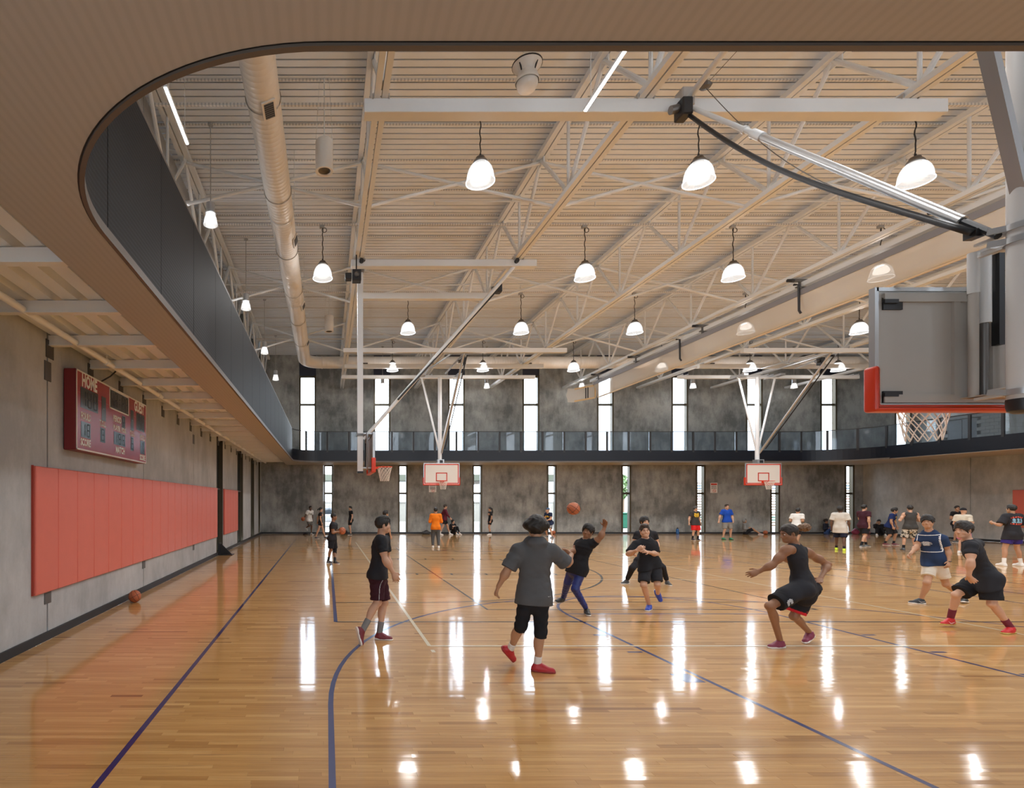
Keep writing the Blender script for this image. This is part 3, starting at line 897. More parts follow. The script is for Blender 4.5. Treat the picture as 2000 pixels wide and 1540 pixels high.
# ------------------------------------------------------------------ pendant lamps
def big_lamp(loc, ztop):
    x, y, z = loc                                   # z: rim of the shade
    t = empty('pendant_lamp', (x, y, ztop), 'lamp', 'lamp', 'glass dome pendant lamps')
    H = 0.43
    prof = [(0.285, 0.0), (0.288, 0.012), (0.284, 0.03), (0.278, 0.11), (0.262, 0.20), (0.234, 0.28), (0.195, 0.345), (0.15, 0.39), (0.10, H-0.01)]
    MB().lathe(prof, loc, 32).build('glass_shade', m_lampglass, t, smooth=True)
    MB().lathe([(0.288, 0.002), (0.298, 0.002), (0.298, 0.022), (0.288, 0.022), (0.288, 0.002)], loc, 32).build('shade_rim', mat_rim, t, smooth='auto')
    MB().lathe([(0.06, H+0.10), (0.09, H+0.09), (0.105, H+0.05), (0.125, H+0.03), (0.15, H-0.005), (0.13, H-0.03)], loc, 20).build('lamp_cap', m_gunmetal, t, smooth='auto')
    MB().lathe([(0.0, 0.15), (0.10, 0.155), (0.175, 0.175), (0.19, 0.2), (0.175, 0.28), (0.13, 0.36), (0.09, 0.385)], loc, 24).build('diffuser', m_bulb, t, smooth=True)
    MB().tube([(x, y, z+H+0.08), (x, y, z+H+0.16)], 0.022, 8).build('swivel', m_black, t)
    n = 14
    MB().tube([(x+0.012*math.sin(i*1.7), y+0.012*math.cos(i*1.1), z+H+0.15+(ztop-z-H-0.15)*i/n) for i in range(n+1)], 0.013, 6).build('cord', m_black, t)
    MB().tube([(x+0.05+0.07*math.cos(a), y, ztop-0.14+0.07*math.sin(a)) for a in [2*PI*i/14 for i in range(14)]], 0.010, 5, closed=True).build('cord_loop', m_black, t)
    MB().box(x-0.09, x+0.05, y-0.05, y+0.05, ztop-0.08, ztop-0.001).build('junction_box', m_grey, t)
    return t
mat_rim = mat_emit('rim_glow', (1, 0.99, 0.97), 0.7)
m_gunmetal = M('gunmetal', (0.16, 0.15, 0.14), 0.4, metal=0.6)
def lamp_light(parent, dz, w, r, col=WARM, spot=0):
    l = bpy.data.lights.new('lamp_bulb', 'SPOT' if spot else 'POINT')
    if spot: l.spot_size = math.radians(spot); l.spot_blend = 0.6; l.energy = w; l.color = col; l.shadow_soft_size = r
    o = bpy.data.objects.new('lamp_bulb', l); COL.objects.link(o); o.parent = parent; o.location = (0, 0, dz)
ZT = 10.27
RN = ['row overhead out of view', 'first row', 'second row', 'third row', 'fourth row']
rows = [(11.34, [3.21, 7.77, 12.3, 16.9, 21.5, 26.1]), (16.25, [-0.12, 7.73, 12.17, 16.6, 21.2, 25.8]), (21.5, [3.22, 7.7, 12.2, 16.6, 21.1, 25.7]), (27.7, [3.36, 7.97, 12.6, 17.1, 21.6, 26.1])]
first = None
rows = [(6.1, [3.21, 7.77, 12.3, 16.9, 21.5])]+rows
for r, (y, xs_) in enumerate(rows):
    MB().box(-3.6, XUP-4, y-0.025, y+0.025, ZT, ZT+0.05).build('strut_channel', m_perf, base=(14, y, ZT), label='perforated steel channel carrying the %s of pendant lamps' % RN[r], cat='channel', group='lamp channels')
    for i, x in enumerate(xs_):
        if first is None:
            first = big_lamp((x, y, 8.67), ZT); o = first
            lamp_light(first, 8.60-ZT, LAMP_W*0.50, 0.32)
            lamp_light(first, 8.66-ZT, LAMP_W*0.50, 0.32, spot=150)
        else:
            o = copy_tree(first); o.location = (x, y, ZT)
        o['label'] = ('lit glass dome pendant lamp, %s from the viewer, %s from the left' if r else 'lit dome pendant lamp in the %s, %s from the left') % (RN[r], ORD[i])
def small_lamp(loc, ztop):
    x, y, z = loc
    t = empty('track_pendant', (x, y, ztop), 'lamp', 'lamp', 'small pendants over the running track')
    MB().lathe([(0.165, 0), (0.17, 0.01), (0.162, 0.06), (0.145, 0.16), (0.115, 0.24), (0.09, 0.27)], loc, 24).build('glass_shade', m_lampglass, t, smooth=True)
    MB().lathe([(0.0, 0.06), (0.1, 0.075), (0.12, 0.12), (0.09, 0.24)], loc, 20).build('diffuser', m_bulb, t, smooth=True)
    MB().lathe([(0.0, 0.27), (0.13, 0.27), (0.135, 0.29), (0.105, 0.31), (0.105, 0.52), (0.09, 0.53), (0.0, 0.53)], loc, 20).build('lamp_can', m_alu, t, smooth='auto')
    MB().tube([(x, y, z+0.52), (x, y, ztop)], 0.012, 6).build('stem', m_grey, t)
    MB().lathe([(0.0, -0.04), (0.06, -0.04), (0.075, 0.0)], (x, y, ztop), 14).build('canopy', m_grey, t)
    return t
sm = [((-2.78, y, 8.62), 'small silver pendant over the left running track, %s from the viewer' % ORD[i]) for i, y in enumerate((13.0, 18.7, 24.3, 29.6))]
sm += [((x, 31.7, 8.78), 'small silver pendant along the back running track, %s from the left' % ORD[i]) for i, x in enumerate((3.27, 9.35, 14.9, 21.4, 27.3))]
f2 = None
for loc, l in sm:
    if f2 is None:
        f2 = small_lamp(loc, ZC-0.005); o = f2; lamp_light(f2, loc[2]-ZC-0.02, SMALL_W, 0.1)
    else:
        o = copy_tree(f2); o.location = (loc[0], loc[1], ZC-0.005)
    o['label'] = l
for (x, y0, y1, z), l in (((-2.59, 8.7, 10.1, 8.65), 'slim lit linear light hanging above the left running track'), ((4.38, 7.83, 9.2, 8.62), 'slim lit linear light hanging in front of the long cross beam')):
    t = empty('linear_light', (x, (y0+y1)/2, z+0.04), l, 'lamp')
    MB().box(x-0.03, x+0.03, y0, y1, z+0.0, z+0.05).build('housing', m_steel_white, t)
    MB().box(x-0.022, x+0.022, y0+0.01, y1-0.01, z-0.012, z+0.001).build('diffuser', m_led, t)
    for y in (y0+0.2, y1-0.2): MB().tube([(x, y, z+0.05), (x, y, ZC)], 0.006, 5).build('suspension_wire', m_steel, t)

# pendant speakers
for (x, y, z), l in (((-0.05, 11.6, 9.05), 'beige cylinder speaker hanging beside the duct, nearer one'), ((0.1, 22.7, 9.1), 'beige cylinder speaker hanging beside the duct, farther one')):
    t = empty('pendant_speaker', (x, y, z+0.6), l, 'speaker', 'cylinder speakers')
    MB().lathe([(0.13, 0.02), (0.15, 0.0), (0.19, 0.0), (0.195, 0.03), (0.19, 0.06), (0.19, 0.62), (0.18, 0.65), (0.0, 0.66)], (x, y, z), 28).build('housing', m_duct, t, smooth='auto')
    MB().lathe([(0.0, 0.06), (0.03, 0.05), (0.09, 0.07), (0.14, 0.03)], (x, y, z), 24).build('cone', m_gunmetal, t, smooth=True)
    for s in (-1, 1): MB().tube([(x+s*0.18, y, z+0.6), (x+s*0.10, y, ZC)], 0.007, 5).build('wire', m_steel, t)
    MB().tube([(x, y, z+0.66), (x, y, ZC)], 0.014, 6).build('stem', m_steel, t)
x, y, z = 3.86, 10.45, 10.05
t = empty('dome_speaker', (x, y, z+0.8), 'white bell and ball shaped speaker hanging near the roof opening', 'speaker')
MB().sphere((x, y, z), 0.2, 24, 14, (1, 1, 0.9)).build('ball_baffle', m_duct, t, smooth=True)
MB().lathe([(0.215, 0.02), (0.225, 0.05), (0.215, 0.09), (0.17, 0.20), (0.19, 0.26), (0.27, 0.34), (0.28, 0.37), (0.27, 0.39), (0.16, 0.47), (0.10, 0.56), (0.0, 0.58)], (x, y, z), 28).build('bell_housing', m_duct, t, smooth='auto')
MB().lathe([(0.275, 0.345), (0.282, 0.35), (0.282, 0.37), (0.275, 0.375)], (x, y, z), 28).build('band', m_black, t)
for a in range(4): MB().beam((x+0.16*math.cos(a*PI/2+.6), y+0.16*math.sin(a*PI/2+.6), z+0.19), (x+0.22*math.cos(a*PI/2+.6), y+0.22*math.sin(a*PI/2+.6), z+0.32), 0.02, 0.04).build('bracket', m_black, t)
MB().tube([(x, y, z+0.55), (x, y, ZC-0.003)], 0.02, 8).build('stem', m_steel, t)
# ------------------------------------------------------------------ basketball hoops
def net_mesh(c, r0, r1, h, n=12, rows=6, tr=0.005, sag=True):
    """c: centre of the rim; net of crossed cords"""
    b = MB()
    def pt(a, i):
        f = i/rows
        r = r0+(r1-r0)*(f**0.75)
        zz = c[2]-h*f+(0.0)
        return (c[0]+r*math.cos(a), c[1]+r*math.sin(a), zz)
    st = 2*PI/n
    for k in range(n):
        for s in (-1, 1):
            b.tube([pt(k*st+s*st/2*i, i) for i in range(rows+1)], tr, 5)
    return b
def board_unit(name, label, c, ax, H0=2.90, rear_view=False):
    """c: (x, y) of the centre of the board's front face, ax: unit (x, y) direction the basket points to"""
    ax = np.array((ax[0], ax[1], 0.0)); sd = np.array((-ax[1], ax[0], 0.0)); up = V(0, 0, 1)
    o3 = V(c[0], c[1], H0)
    t = empty(name, (c[0], c[1], H0), label, 'basketball hoop', 'basketball hoops')
    def P(s, f, z): return o3+sd*s+ax*f+up*z
    def bx(nm, s0, s1, f0, f1, z0, z1, mat, par=t, bev=0.0):
        b = MB(); b.box(s0, s1, f0, f1, z0, z1)
        b.v = [tuple(P(*v)) for v in b.v]
        return b.build(nm, mat, par)
    W, HH = 0.915, 1.07
    bx('board', -W, W, -0.03, 0.0, 0, HH, m_board)
    bx('board_back', -W+0.02, W-0.02, -0.045, -0.031, 0.02, HH-0.02, m_boardback)
    for nm, a in (('frame_rail', (-W, W, HH-0.005, HH+0.03)), ('frame_rail', (-W, W, -0.03, 0.005))):
        bx(nm, a[0], a[1], -0.055, 0.004, a[2], a[3], m_alu)
    for s in (-1, 1): bx('frame_stile', s*W-0.018, s*W+0.018, -0.055, 0.004, -0.03, HH+0.03, m_alu)
    # printed border and shooter's square
    f0, f1 = 0.0005, 0.003
    lw = 0.05
    for a in ((-W+.02, W-.02, HH-lw-.02, HH-.02), (-W+.02, W-.02, 0.02, lw+.02), (-W+.02, -W+lw+.02, .02, HH-.02), (W-lw-.02, W-.02, .02, HH-.02)):
        bx('border_line', a[0], a[1], f0, f1, a[2], a[3], m_redline)
    sq0, sq1, q0, q1 = -0.295, 0.295, 0.15, 0.60
    for a in ((sq0, sq1, q1-lw, q1), (sq0, sq1, q0, q0+lw), (sq0, sq0+lw, q0, q1), (sq1-lw, sq1, q0, q1)):
        bx('target_line', a[0], a[1], f0, f1+0.001, a[2], a[3], m_redline)
    # edge padding, one bent piece
    pad = bmesh.new()
    prof = [(-W-0.055, 0.36), (-W+0.0, 0.36), (-W+0.0, -0.0), (W-0.0, -0.0), (W-0.0, 0.36), (W+0.055, 0.36), (W+0.055, -0.065), (-W-0.055, -0.065)]
    b = MB()
    for f in (-0.10, 0.028):
        for s, z in prof: b.v.append((s, f, z))
    n = len(prof)
    for i in range(n): b.f.append((i, (i+1) % n, n+(i+1) % n, n+i))
    for o_ in (0, n):
        for q in ((0, 1, 2, 7), (2, 3, 6, 7), (3, 4, 5, 6)): b.f.append(tuple(o_+k for k in q))
    b.v = [tuple(P(*v)) for v in b.v]
    me = b.mesh('edge_padding', WLOC[t.name])
    bm = bmesh.new(); bm.from_mesh(me)
    bmesh.ops.bevel(bm, geom=[e for e in bm.edges if e.calc_face_angle(0) > 0.6], offset=0.028, segments=4, affect='EDGES', profile=0.5)
    bm.to_mesh(me); bm.free()
    me.polygons.foreach_set('use_smooth', [True]*len(me.polygons))
    link_mesh('edge_padding', me, m_red, t)
    for s in (-1, 1):
        b = MB().box(s*(W+0.03)-0.006, s*(W+0.03)+0.006, -0.102, -0.099, 0.2, 0.206)
    # rim
    rc = P(0, 0.38, 0.15)
    rim = MB().tube([tuple(rc+sd*0.228*math.cos(a)+ax*0.228*math.sin(a)) for a in [2*PI*i/32 for i in range(32)]], 0.0095, 8, closed=True).build('rim', m_rim, t, smooth=True)
    bx('rim_plate', -0.1, 0.1, 0.0, 0.02, 0.03, 0.17, m_rim)
    for s in (-1, 1):
        MB().beam(P(s*0.07, 0.01, 0.05), P(s*0.10, 0.2, 0.145), 0.012, 0.05).beam(P(s*0.03, 0.01, 0.14), P(s*0.09, 0.17, 0.146), 0.05, 0.008).build('rim_brace', m_rim, t)
    net_mesh(rc-up*0.012, 0.226, 0.13, 0.42).build('net', m_net, t)
    return t, P, bx
def motor(par, p, s=1.0, dirx=1):
    x, y, z = p
    cbox('winch_motor', x-0.09*s, x+0.09*s, y-0.13*s, y+0.13*s, z-0.19*s, z+0.11*s, 0.02, m_black, par)
    MB().tube([(x-dirx*0.09*s, y, z-0.02), (x-dirx*0.22*s, y, z-0.05)], 0.07*s, 12).build('winch_drum', m_gunmetal, par)

# --- near hoop, seen from behind
t, P, bx = board_unit('basketball_hoop', 'largest basketball hoop, near right, seen from behind with thick grey pole', (C1+0.02, 5.12), (0, 1))
bk = -0.05
for z in (0.0, 1.07):                                                  # hinges of the frame corners
    zz = 0.06 if z == 0 else 0.93
    for s in (-1, 1):
        bx('corner_bracket', s*0.87-0.10-s*0.09, s*0.87+0.08-s*0.09, -0.062, -0.046, zz-0.04, zz+0.07, m_black)
        bx('corner_pin', s*0.87-0.06-s*0.07, s*0.87+0.10-s*0.10, -0.085, -0.06, zz+0.015, zz+0.05, m_black)
for z in (0.02, 0.96):
    bx('back_rail', -0.86, 0.86, -0.075, -0.045, z, z+0.075, m_boardback)
for s in (-1, 1):
    bx('back_stile', s*0.18-0.03, s*0.18+0.03, -0.07, -0.045, 0.05, 1.02, m_boardback)
for s, z0, z1, r, mt in ((0.14, 1.0, 1.37, 0.040, m_pole), (0.14, 0.05, 1.0, 0.035, m_boardback), (0.035, 0.73, 1.38, 0.043, m_pole), (0.04, 0.05, 0.73, 0.030, m_gunmetal), (-0.22, 0.1, 1.38, 0.040, m_pole)):
    MB().tube([P(s, -0.16, z0), P(s, -0.16, z1)], r, 16).build('height_tube', mt, t, smooth='auto')
bx('lift_rail', -0.075, -0.025, -0.22, -0.16, 0.52, 1.35, m_black)
bx('top_plate', -0.26, 0.08, -0.24, -0.12, 1.375, 1.40, m_pole)
bx('bottom_plate', -0.26, 0.16, -0.24, -0.05, 0.05, 0.062, M('tan_plate', (0.52, 0.42, 0.33), 0.5))
bx('bottom_plate', -0.2, 0.06, -0.40, -0.2, 0.10, 0.112, m_pole)
px_, py_ = 5.92, 4.60
pl = MB().lathe([(0.0, -0.12), (0.07, -0.12), (0.10, -0.10), (0.108, -0.06), (0.108, 0.0)], (px_, py_, 2.87), 28).build('pole_cap', m_black, t, smooth='auto')
MB().tube([(px_, py_, 2.82), (px_, py_, 9.1)], 0.105, 32).build('pole', m_pole, t, smooth='auto')
for z in (2.93, 4.22, 4.33):
    MB().lathe([(0.107, -0.025), (0.122, -0.025), (0.122, 0.025), (0.107, 0.025)], (px_, py_, z), 24).build('pole_clamp', m_alu, t, smooth='auto')
    MB().box(px_-0.02, px_+0.02, py_+0.09, 4.95, z-0.012, z+0.012).build('clamp_arm', m_pole, t)
    MB().beam((px_-0.10, py_+0.02, z), (px_-0.15, py_+0.14, z+0.02), 0.02, 0.05).build('clamp_tab', m_alu, t)
# V brace to the truss, forward brace to the cross beam, top tube
MB().beam((px_-0.02, py_, 4.55), (4.25, 4.15, 8.98), 0.09, 0.09).build('side_brace', m_alu, t)
MB().beam((px_+0.02, py_, 4.55), (7.35, 4.15, 8.98), 0.09, 0.09).build('side_brace', m_alu, t)
j = V(6.22, 9.45, 8.92)
a = V(px_-0.08, py_+0.12, 4.31)
mid = a+(j-a)*0.62
MB().tube([a+(j-a)*0.06, mid], 0.045, 16).build('forward_brace', m_alu, t, smooth='auto')
MB().tube([mid, j], 0.036, 16).build('brace_sleeve', m_steel, t, smooth='auto')
MB().tube([mid-(j-a)*0.02, mid+(j-a)*0.02], 0.06, 14).tube([mid+(j-a)*0.05, mid+(j-a)*0.06], 0.052, 14).build('brace_coupling', m_steel, t, smooth='auto')
MB().tube([a, a+(j-a)*0.075], 0.03, 8).box(a[0]-0.05, a[0]+0.03, a[1]+0.12, a[1]+0.22, a[2]+0.06, a[2]+0.13).build('brace_hinge', m_black, t)
MB().tube([j, (5.95, py_, 9.2)], 0.05, 14).build('top_tube', m_steel, t, smooth='auto')
cbox('brace_joint', j[0]-0.11, j[0]+0.11, j[1]-0.14, j[1]+0.1, j[2]-0.1, j[2]+0.22, 0.02, m_alu, t)
motor(t, (6.08, 9.25, 8.72), 1.0)
MB().lathe([(0.0, 0.0), (0.08, 0.02), (0.1, 0.05), (0.05, 0.12), (0.0, 0.14)], (6.42, 9.2, 9.0), 14).build('pulley', m_gunmetal, t)
sag = []
for i in range(25):
    f = i/24
    q = V(6.14, 9.2, 8.56)*(1-f)+(a+V(-0.06, 0.14, 0.10))*f
    q[2] -= 0.27*math.sin(PI*f)*(1-0.35*f)
    sag.append(q)
MB().tube(sag, 0.033, 6).build('lift_strap', m_black, t, smooth=True)
q = [V(6.44, 9.2, 9.0)*(1-f)+(a+(j-a)*0.12+V(0, 0, -0.12))*f-V(0, 0, 0.35*math.sin(PI*f)) for f in [i/16 for i in range(17)]]
MB().tube(q, 0.006, 5).build('hoist_cable', m_gunmetal, t)
MB().tube([(6.44, 9.2, 9.08), (7.6, 5.0, 10.3)], 0.005, 5).build('hoist_cable', m_gunmetal, t)

# --- side hoop of the cross court, basket toward the right
t, P, bx = board_unit('basketball_hoop', 'side basketball hoop at the left, seen edge on, pointing right', (1.38, 16.5), (1, 0))
xp, yp = 1.0, 16.2
MB().beam((xp, yp, 2.86), (xp, yp, 8.92), 0.165, 0.165, up=(0, 1, 0)).build('pole', m_steel, t)
MB().beam((xp, yp, 2.84), (xp, yp, 2.90), 0.17, 0.17, up=(0, 1, 0)).build('pole_foot', m_black, t)
for y in (16.1, 16.8):
    MB().tube([(1.2, y, 2.95), (1.2, y, 4.05)], 0.03, 10).build('height_tube', m_alu, t)
MB().box(xp+0.08, 1.33, 16.1, 16.9, 4.0, 4.04).build('top_plate', m_alu, t)
MB().box(xp+0.08, 1.33, 16.1, 16.9, 2.98, 3.02).build('bottom_plate', m_alu, t)
MB().box(1.15, 1.21, 16.35, 16.45, 3.0, 3.75).build('lift_rail', m_black, t)
MB().box(xp-0.1, xp+0.1, yp-0.1, yp+0.1, 3.95, 4.02).build('pole_collar', m_gunmetal, t)
MB().tube([(xp+0.1, yp, 3.86), (5.45, 15.7, 8.83)], 0.055, 12).build('diagonal_brace', m_steel, t, smooth='auto')
MB().tube([(2.1, 16.02, 5.0), (5.0, 15.8, 8.2)], 0.03, 6).build('lift_strap', m_black, t)
MB().tube([(xp+0.05, yp, 8.88), (xp+0.05, 15.6, 8.95)], 0.07, 10).build('pole_hinge', m_gunmetal, t)
motor(t, (5.05, 15.95, 8.3), 0.9)
for x in (xp, 5.45): MB().tube([(x, 15.5, 8.9), (x, 15.9, 8.9)], 0.06, 12).build('beam_clamp', m_black, t)
sp = empty('ceiling_speaker', (0.80, 15.3, 8.35), 'black box speaker near the top of the side hoop pole', 'speaker')
cbox('cabinet', 0.72, 0.97, 15.2, 15.45, 8.2, 8.52, 0.015, m_black, sp)
cbox('cabinet', 0.52, 0.70, 15.2, 15.4, 8.24, 8.42, 0.015, m_black, sp)
MB().lathe([(0.0, 0.0), (0.05, 0.0), (0.075, -0.02)], (0.845, 15.19, 8.36), 16, axis=1).build('speaker_cone', m_gunmetal, sp)
MB().tube([(0.84, 15.35, 8.5), (0.84, 15.35, 9.0)], 0.02, 8).build('mount_stem', m_black, sp)

# --- the two hoops at the far end
for cx, lab in ((C1-0.06, 'far basketball hoop hanging left of centre, facing the viewer'), (C2, 'far basketball hoop hanging right of centre, facing the viewer')):
    t, P, bx = board_unit('basketball_hoop', lab, (cx, 28.2), (0, -1))
    yp = 28.62
    MB().tube([(cx, yp, 3.92), (cx, yp, 8.55)], 0.10, 16).build('pole', m_steel_white, t, smooth='auto')
    MB().box(cx-0.17, cx+0.17, yp-0.25, yp+0.1, 3.98, 4.2).build('pole_bracket', m_alu, t)
    MB().box(cx-0.06, cx+0.1, yp-0.28, yp-0.2, 4.0, 4.16).build('lift_box', m_black, t)
    for s in (-1, 1):
        MB().tube([(cx+s*0.05, yp, 4.75), (cx+s*0.95, yp+0.02, 8.5)], 0.05, 10).build('side_brace', m_steel_white, t, smooth='auto')
        MB().box(cx+s*0.95-0.12, cx+s*0.95+0.12, yp-0.5, yp+0.6, 8.55, 8.66).build('hinge_bracket', m_alu, t)
    MB().tube([(cx-1.05, yp, 8.52), (cx+1.05, yp, 8.52)], 0.045, 10).build('top_bar', m_steel_white, t, smooth='auto')
    e = V(cx+0.3, 24.75, 8.78)
    MB().tube([(cx+0.08, yp-0.05, 4.55), e], 0.05, 10).build('diagonal_brace', m_alu, t, smooth='auto')
    MB().tube([(cx+0.20, yp-0.3, 4.75), e+V(0.12, -0.05, -0.12)], 0.026, 6).build('lift_strap', m_black, t)
    MB().tube([e, (cx+0.3, 28.6, 8.75)], 0.045, 8).tube([(cx-0.75, 27.4, 8.72), (cx-0.3, 24.9, 8.75)], 0.035, 8).tube([(cx+1.0, 27.4, 8.72), (cx+0.4, 24.9, 8.75)], 0.035, 8).build('top_tube', m_alu, t, smooth='auto')
    motor(t, (cx+0.42, 25.4, 8.6), 1.1)

# ------------------------------------------------------------------ divider curtain, folded up between the courts
cu = empty('divider_curtain', (14.85, 16, 8.6), 'long folded white mesh divider curtain with grey strip, raised between the courts', 'curtain')
m_mesh = mat_glass('curtain_mesh', (0.93, 0.92, 0.90), 0.1, body=0.52, bodycol=(0.86, 0.83, 0.77))
m_gstrip = M('grey_vinyl', (0.26, 0.26, 0.28), 0.6)
m_tan = M('tan_hem', (0.66, 0.48, 0.26), 0.7)
XC = 14.85
def wav(y, a=0.05): return a*math.sin(y*2.3)+0.02*math.sin(y*7.1)
NY = 150
ys = [2.2+(30.0-2.2)*i/NY for i in range(NY+1)]
b = MB()
for y in ys:
    for (dx, z) in ((-0.10, 8.50), (-0.02, 8.2), (0.06+wav(y)*0.6, 7.98), (0.10+wav(y), 7.80), (0.22+wav(y), 7.76), (0.30, 7.95), (0.34, 8.45)):
        b.v.append((XC+dx, y, z))
for i in range(NY):
    for k in range(6):
        b.f.append((i*7+k, i*7+k+1, (i+1)*7+k+1, (i+1)*7+k))
b.build('mesh_fabric', m_mesh, cu, smooth=True)
MB().box(XC-0.12, XC-0.105, 2.2, 30.0, 8.42, 8.60).build('vinyl_strip', m_gstrip, cu)
MB().tube([(XC+0.17, 2.2, 7.76), (XC+0.17, 30.0, 7.76)], 0.035, 8).build('bottom_batten', M('batten_tan', (0.72, 0.60, 0.44), 0.6), cu)
MB().tube([(XC+0.1, 2.0, 8.62), (XC+0.1, 30.4, 8.62)], 0.05, 8).build('hanging_pipe', m_steel, cu, smooth='auto')
MB().box(XC-0.02, XC+0.18, 2.0, 30.6, 8.72, 8.86).build('drive_beam', m_steel, cu)
# loose end with a tan bordered window
b = MB()
for i in range(13):
    f = i/12
    for z in (8.5, 8.3, 8.1, 7.9, 7.72):
        b.v.append((XC-1.3*f-0.05*math.sin(z*9+f*4), 30.0+0.6*f, z-0.16*f+0.05*math.sin(f*7)))
for i in range(12):
    for k in range(4): b.f.append((i*5+k, i*5+k+1, (i+1)*5+k+1, (i+1)*5+k))
b.build('loose_end', m_mesh, cu, smooth=True)
for z in (8.42, 7.74):
    MB().beam((XC-0.02, 29.98, z), (XC-0.98, 30.38, z-0.13), 0.03, 0.09).build('hem_band', m_tan, cu)
MB().beam((XC-0.02, 29.96, 8.42), (XC-0.02, 29.96, 7.74), 0.06, 0.06).build('hem_band', m_tan, cu)
for f in (0.35, 0.45): MB().beam((XC-f, 29.98+0.4*f, 8.40), (XC-f, 29.98+0.4*f, 7.72), 0.05, 0.02).build('tie_strap', m_black, cu)
for y in (9.6, 13.0, 17.0, 21.4, 26.0, 29.6):
    MB().box(XC-0.3, XC+0.3, y-0.04, y+0.04, 8.88, 8.96).box(XC-0.06, XC+0.02, y-0.03, y+0.03, 8.62, 8.9).box(XC-0.14, XC+0.22, y-0.05, y+0.05, 8.70, 8.73).build('roller_clamp', m_gunmetal, cu)
    MB().tube([(XC-0.42, y, 8.92), (XC-0.22, y, 8.92)], 0.05, 10).build('cable_drum', m_black, cu)
for y in (16.9, 22.6):
    MB().tube([(XC-0.30, y, 8.75), (XC-0.15, y, 8.75), (XC-0.14, y, 7.95), (XC-0.08, y, 7.86)], 0.035, 8).build('gather_hook', m_black, cu, smooth='auto')
# ------------------------------------------------------------------ wall pads
def pads(y0, y1, n, label):
    t = empty('wall_padding', (XL, (y0+y1)/2, 0.70), label, 'wall padding', 'coral wall pads')
    w = (y1-y0)/n
    for k in range(n):
        a = y0+k*w
        cbox('pad', XL+0.002, XL+0.062, a+0.003, a+w-0.003, 0.70, 2.49, 0.012, m_coral, t)
    MB().box(XL+0.0, XL+0.03, y0-0.012, y0+0.0, 0.70, 2.50).build('edge_strip', M('edge_dark_red', (0.42, 0.05, 0.03), 0.5), t)
pads(7.45, 19.85, 20, 'long row of coral red wall pads on the left wall')
pads(21.25, 24.45, 5, 'short row of coral red wall pads beyond the dark window on the left')
t = empty('wall_padding', (XR-0.03, 24.0, 0.9), 'coral red wall pads on the right wall at the edge of the view', 'wall padding', 'coral wall pads')
for k in range(8): cbox('pad', XR-0.062, XR-0.002, 25.55-0.61*k, 26.15-0.61*k, 0.75, 2.55, 0.012, m_coral, t)

# ------------------------------------------------------------------ scoreboard
sbx, sy0, sy1, sz0, sz1 = XL+0.20, 8.33, 11.56, 2.80, 4.05
sb = empty('scoreboard', (XL, (sy0+sy1)/2, sz0), 'dark red electronic scoreboard with HOME and GUEST, on the left wall', 'scoreboard')
m_sbside = M('scoreboard_side', (0.20, 0.018, 0.022), 0.45)
m_sbface = M('scoreboard_face', (0.34, 0.045, 0.062), 0.22, spec=0.7)
m_disp = M('display_panel', (0.035, 0.05, 0.055), 0.2, spec=0.7)
m_seg = M('display_segment', (0.012, 0.016, 0.02), 0.4)
m_led2 = M('display_segment_grey', (0.10, 0.13, 0.14), 0.4)
cbox('cabinet', XL+0.01, sbx, sy0, sy1, sz0, sz1, 0.01, m_sbside, sb)
MB().box(sbx-0.002, sbx+0.006, sy0+0.012, sy1-0.012, sz0+0.012, sz1-0.012).build('face', m_sbface, sb)
MB().box(sbx+0.005, sbx+0.007, sy0+0.05, sy1-0.05, sz1-0.35, sz1-0.345).build('panel_seam', m_sbside, sb)
SW, SH = sy1-sy0, sz1-sz0
def sbp(u, v): return sy0+u*SW, sz0+v*SH                            # u 0..1 along the wall, v 0..1 up
def sframe(y0, y1, z0, z1, w, nm='white_border'):
    b = MB()
    b.box(sbx+0.004, sbx+0.010, y0, y1, z1-w, z1).box(sbx+0.004, sbx+0.010, y0, y1, z0, z0+w).box(sbx+0.004, sbx+0.010, y0, y0+w, z0, z1).box(sbx+0.004, sbx+0.010, y1-w, y1, z0, z1)
    b.build(nm, m_white, sb)
sframe(sy0+0.004, sy1-0.004, sz0+0.004, sz1-0.004, 0.024)
def panel(u0, u1, v0, v1, digits, seg=m_seg):
    y0, z0 = sbp(u0, v0); y1, z1 = sbp(u1, v1)
    o = MB().box(sbx+0.004, sbx+0.009, y0, y1, z0, z1).build('display', m_disp, sb)
    n = len(digits); w = (y1-y0)/n
    SEG = {'8': 'abcdefg', '1': 'bc', '-': 'g', ' ': ''}
    for i, ch in enumerate(digits):
        b = MB()
        cx = y0+w*(i+0.5); cz = (z0+z1)/2; hw = w*0.30; hh = (z1-z0)*0.38; th = min(w, z1-z0)*0.11
        if ch == ':':
            for q in (-0.35, 0.35): b.box(sbx+0.008, sbx+0.0115, cx-th/2, cx+th/2, cz+hh*q-th/2, cz+hh*q+th/2)
            b.build('colon', seg, o)
            continue
        for s in SEG[ch]:
            if s in 'adg':
                zz = {'a': hh, 'd': -hh, 'g': 0}[s]; b.box(sbx+0.008, sbx+0.0115, cx-hw+th/2, cx+hw-th/2, cz+zz-th/2, cz+zz+th/2)
            else:
                yy = hw if s in 'bc' else -hw; z_0, z_1 = (0, hh) if s in 'bf' else (-hh, 0)
                b.box(sbx+0.008, sbx+0.0115, cx+yy-th/2, cx+yy+th/2, cz+z_0+th/2, cz+z_1-th/2)
        b.build('digit', seg, o)
panel(0.045, 0.245, 0.54, 0.80, '188'); panel(0.815, 0.960, 0.52, 0.80, '188')
panel(0.29, 0.345, 0.47, 0.80, '-', m_led2); panel(0.715, 0.765, 0.48, 0.80, '-', m_led2)
panel(0.405, 0.675, 0.70, 0.96, '88:88')
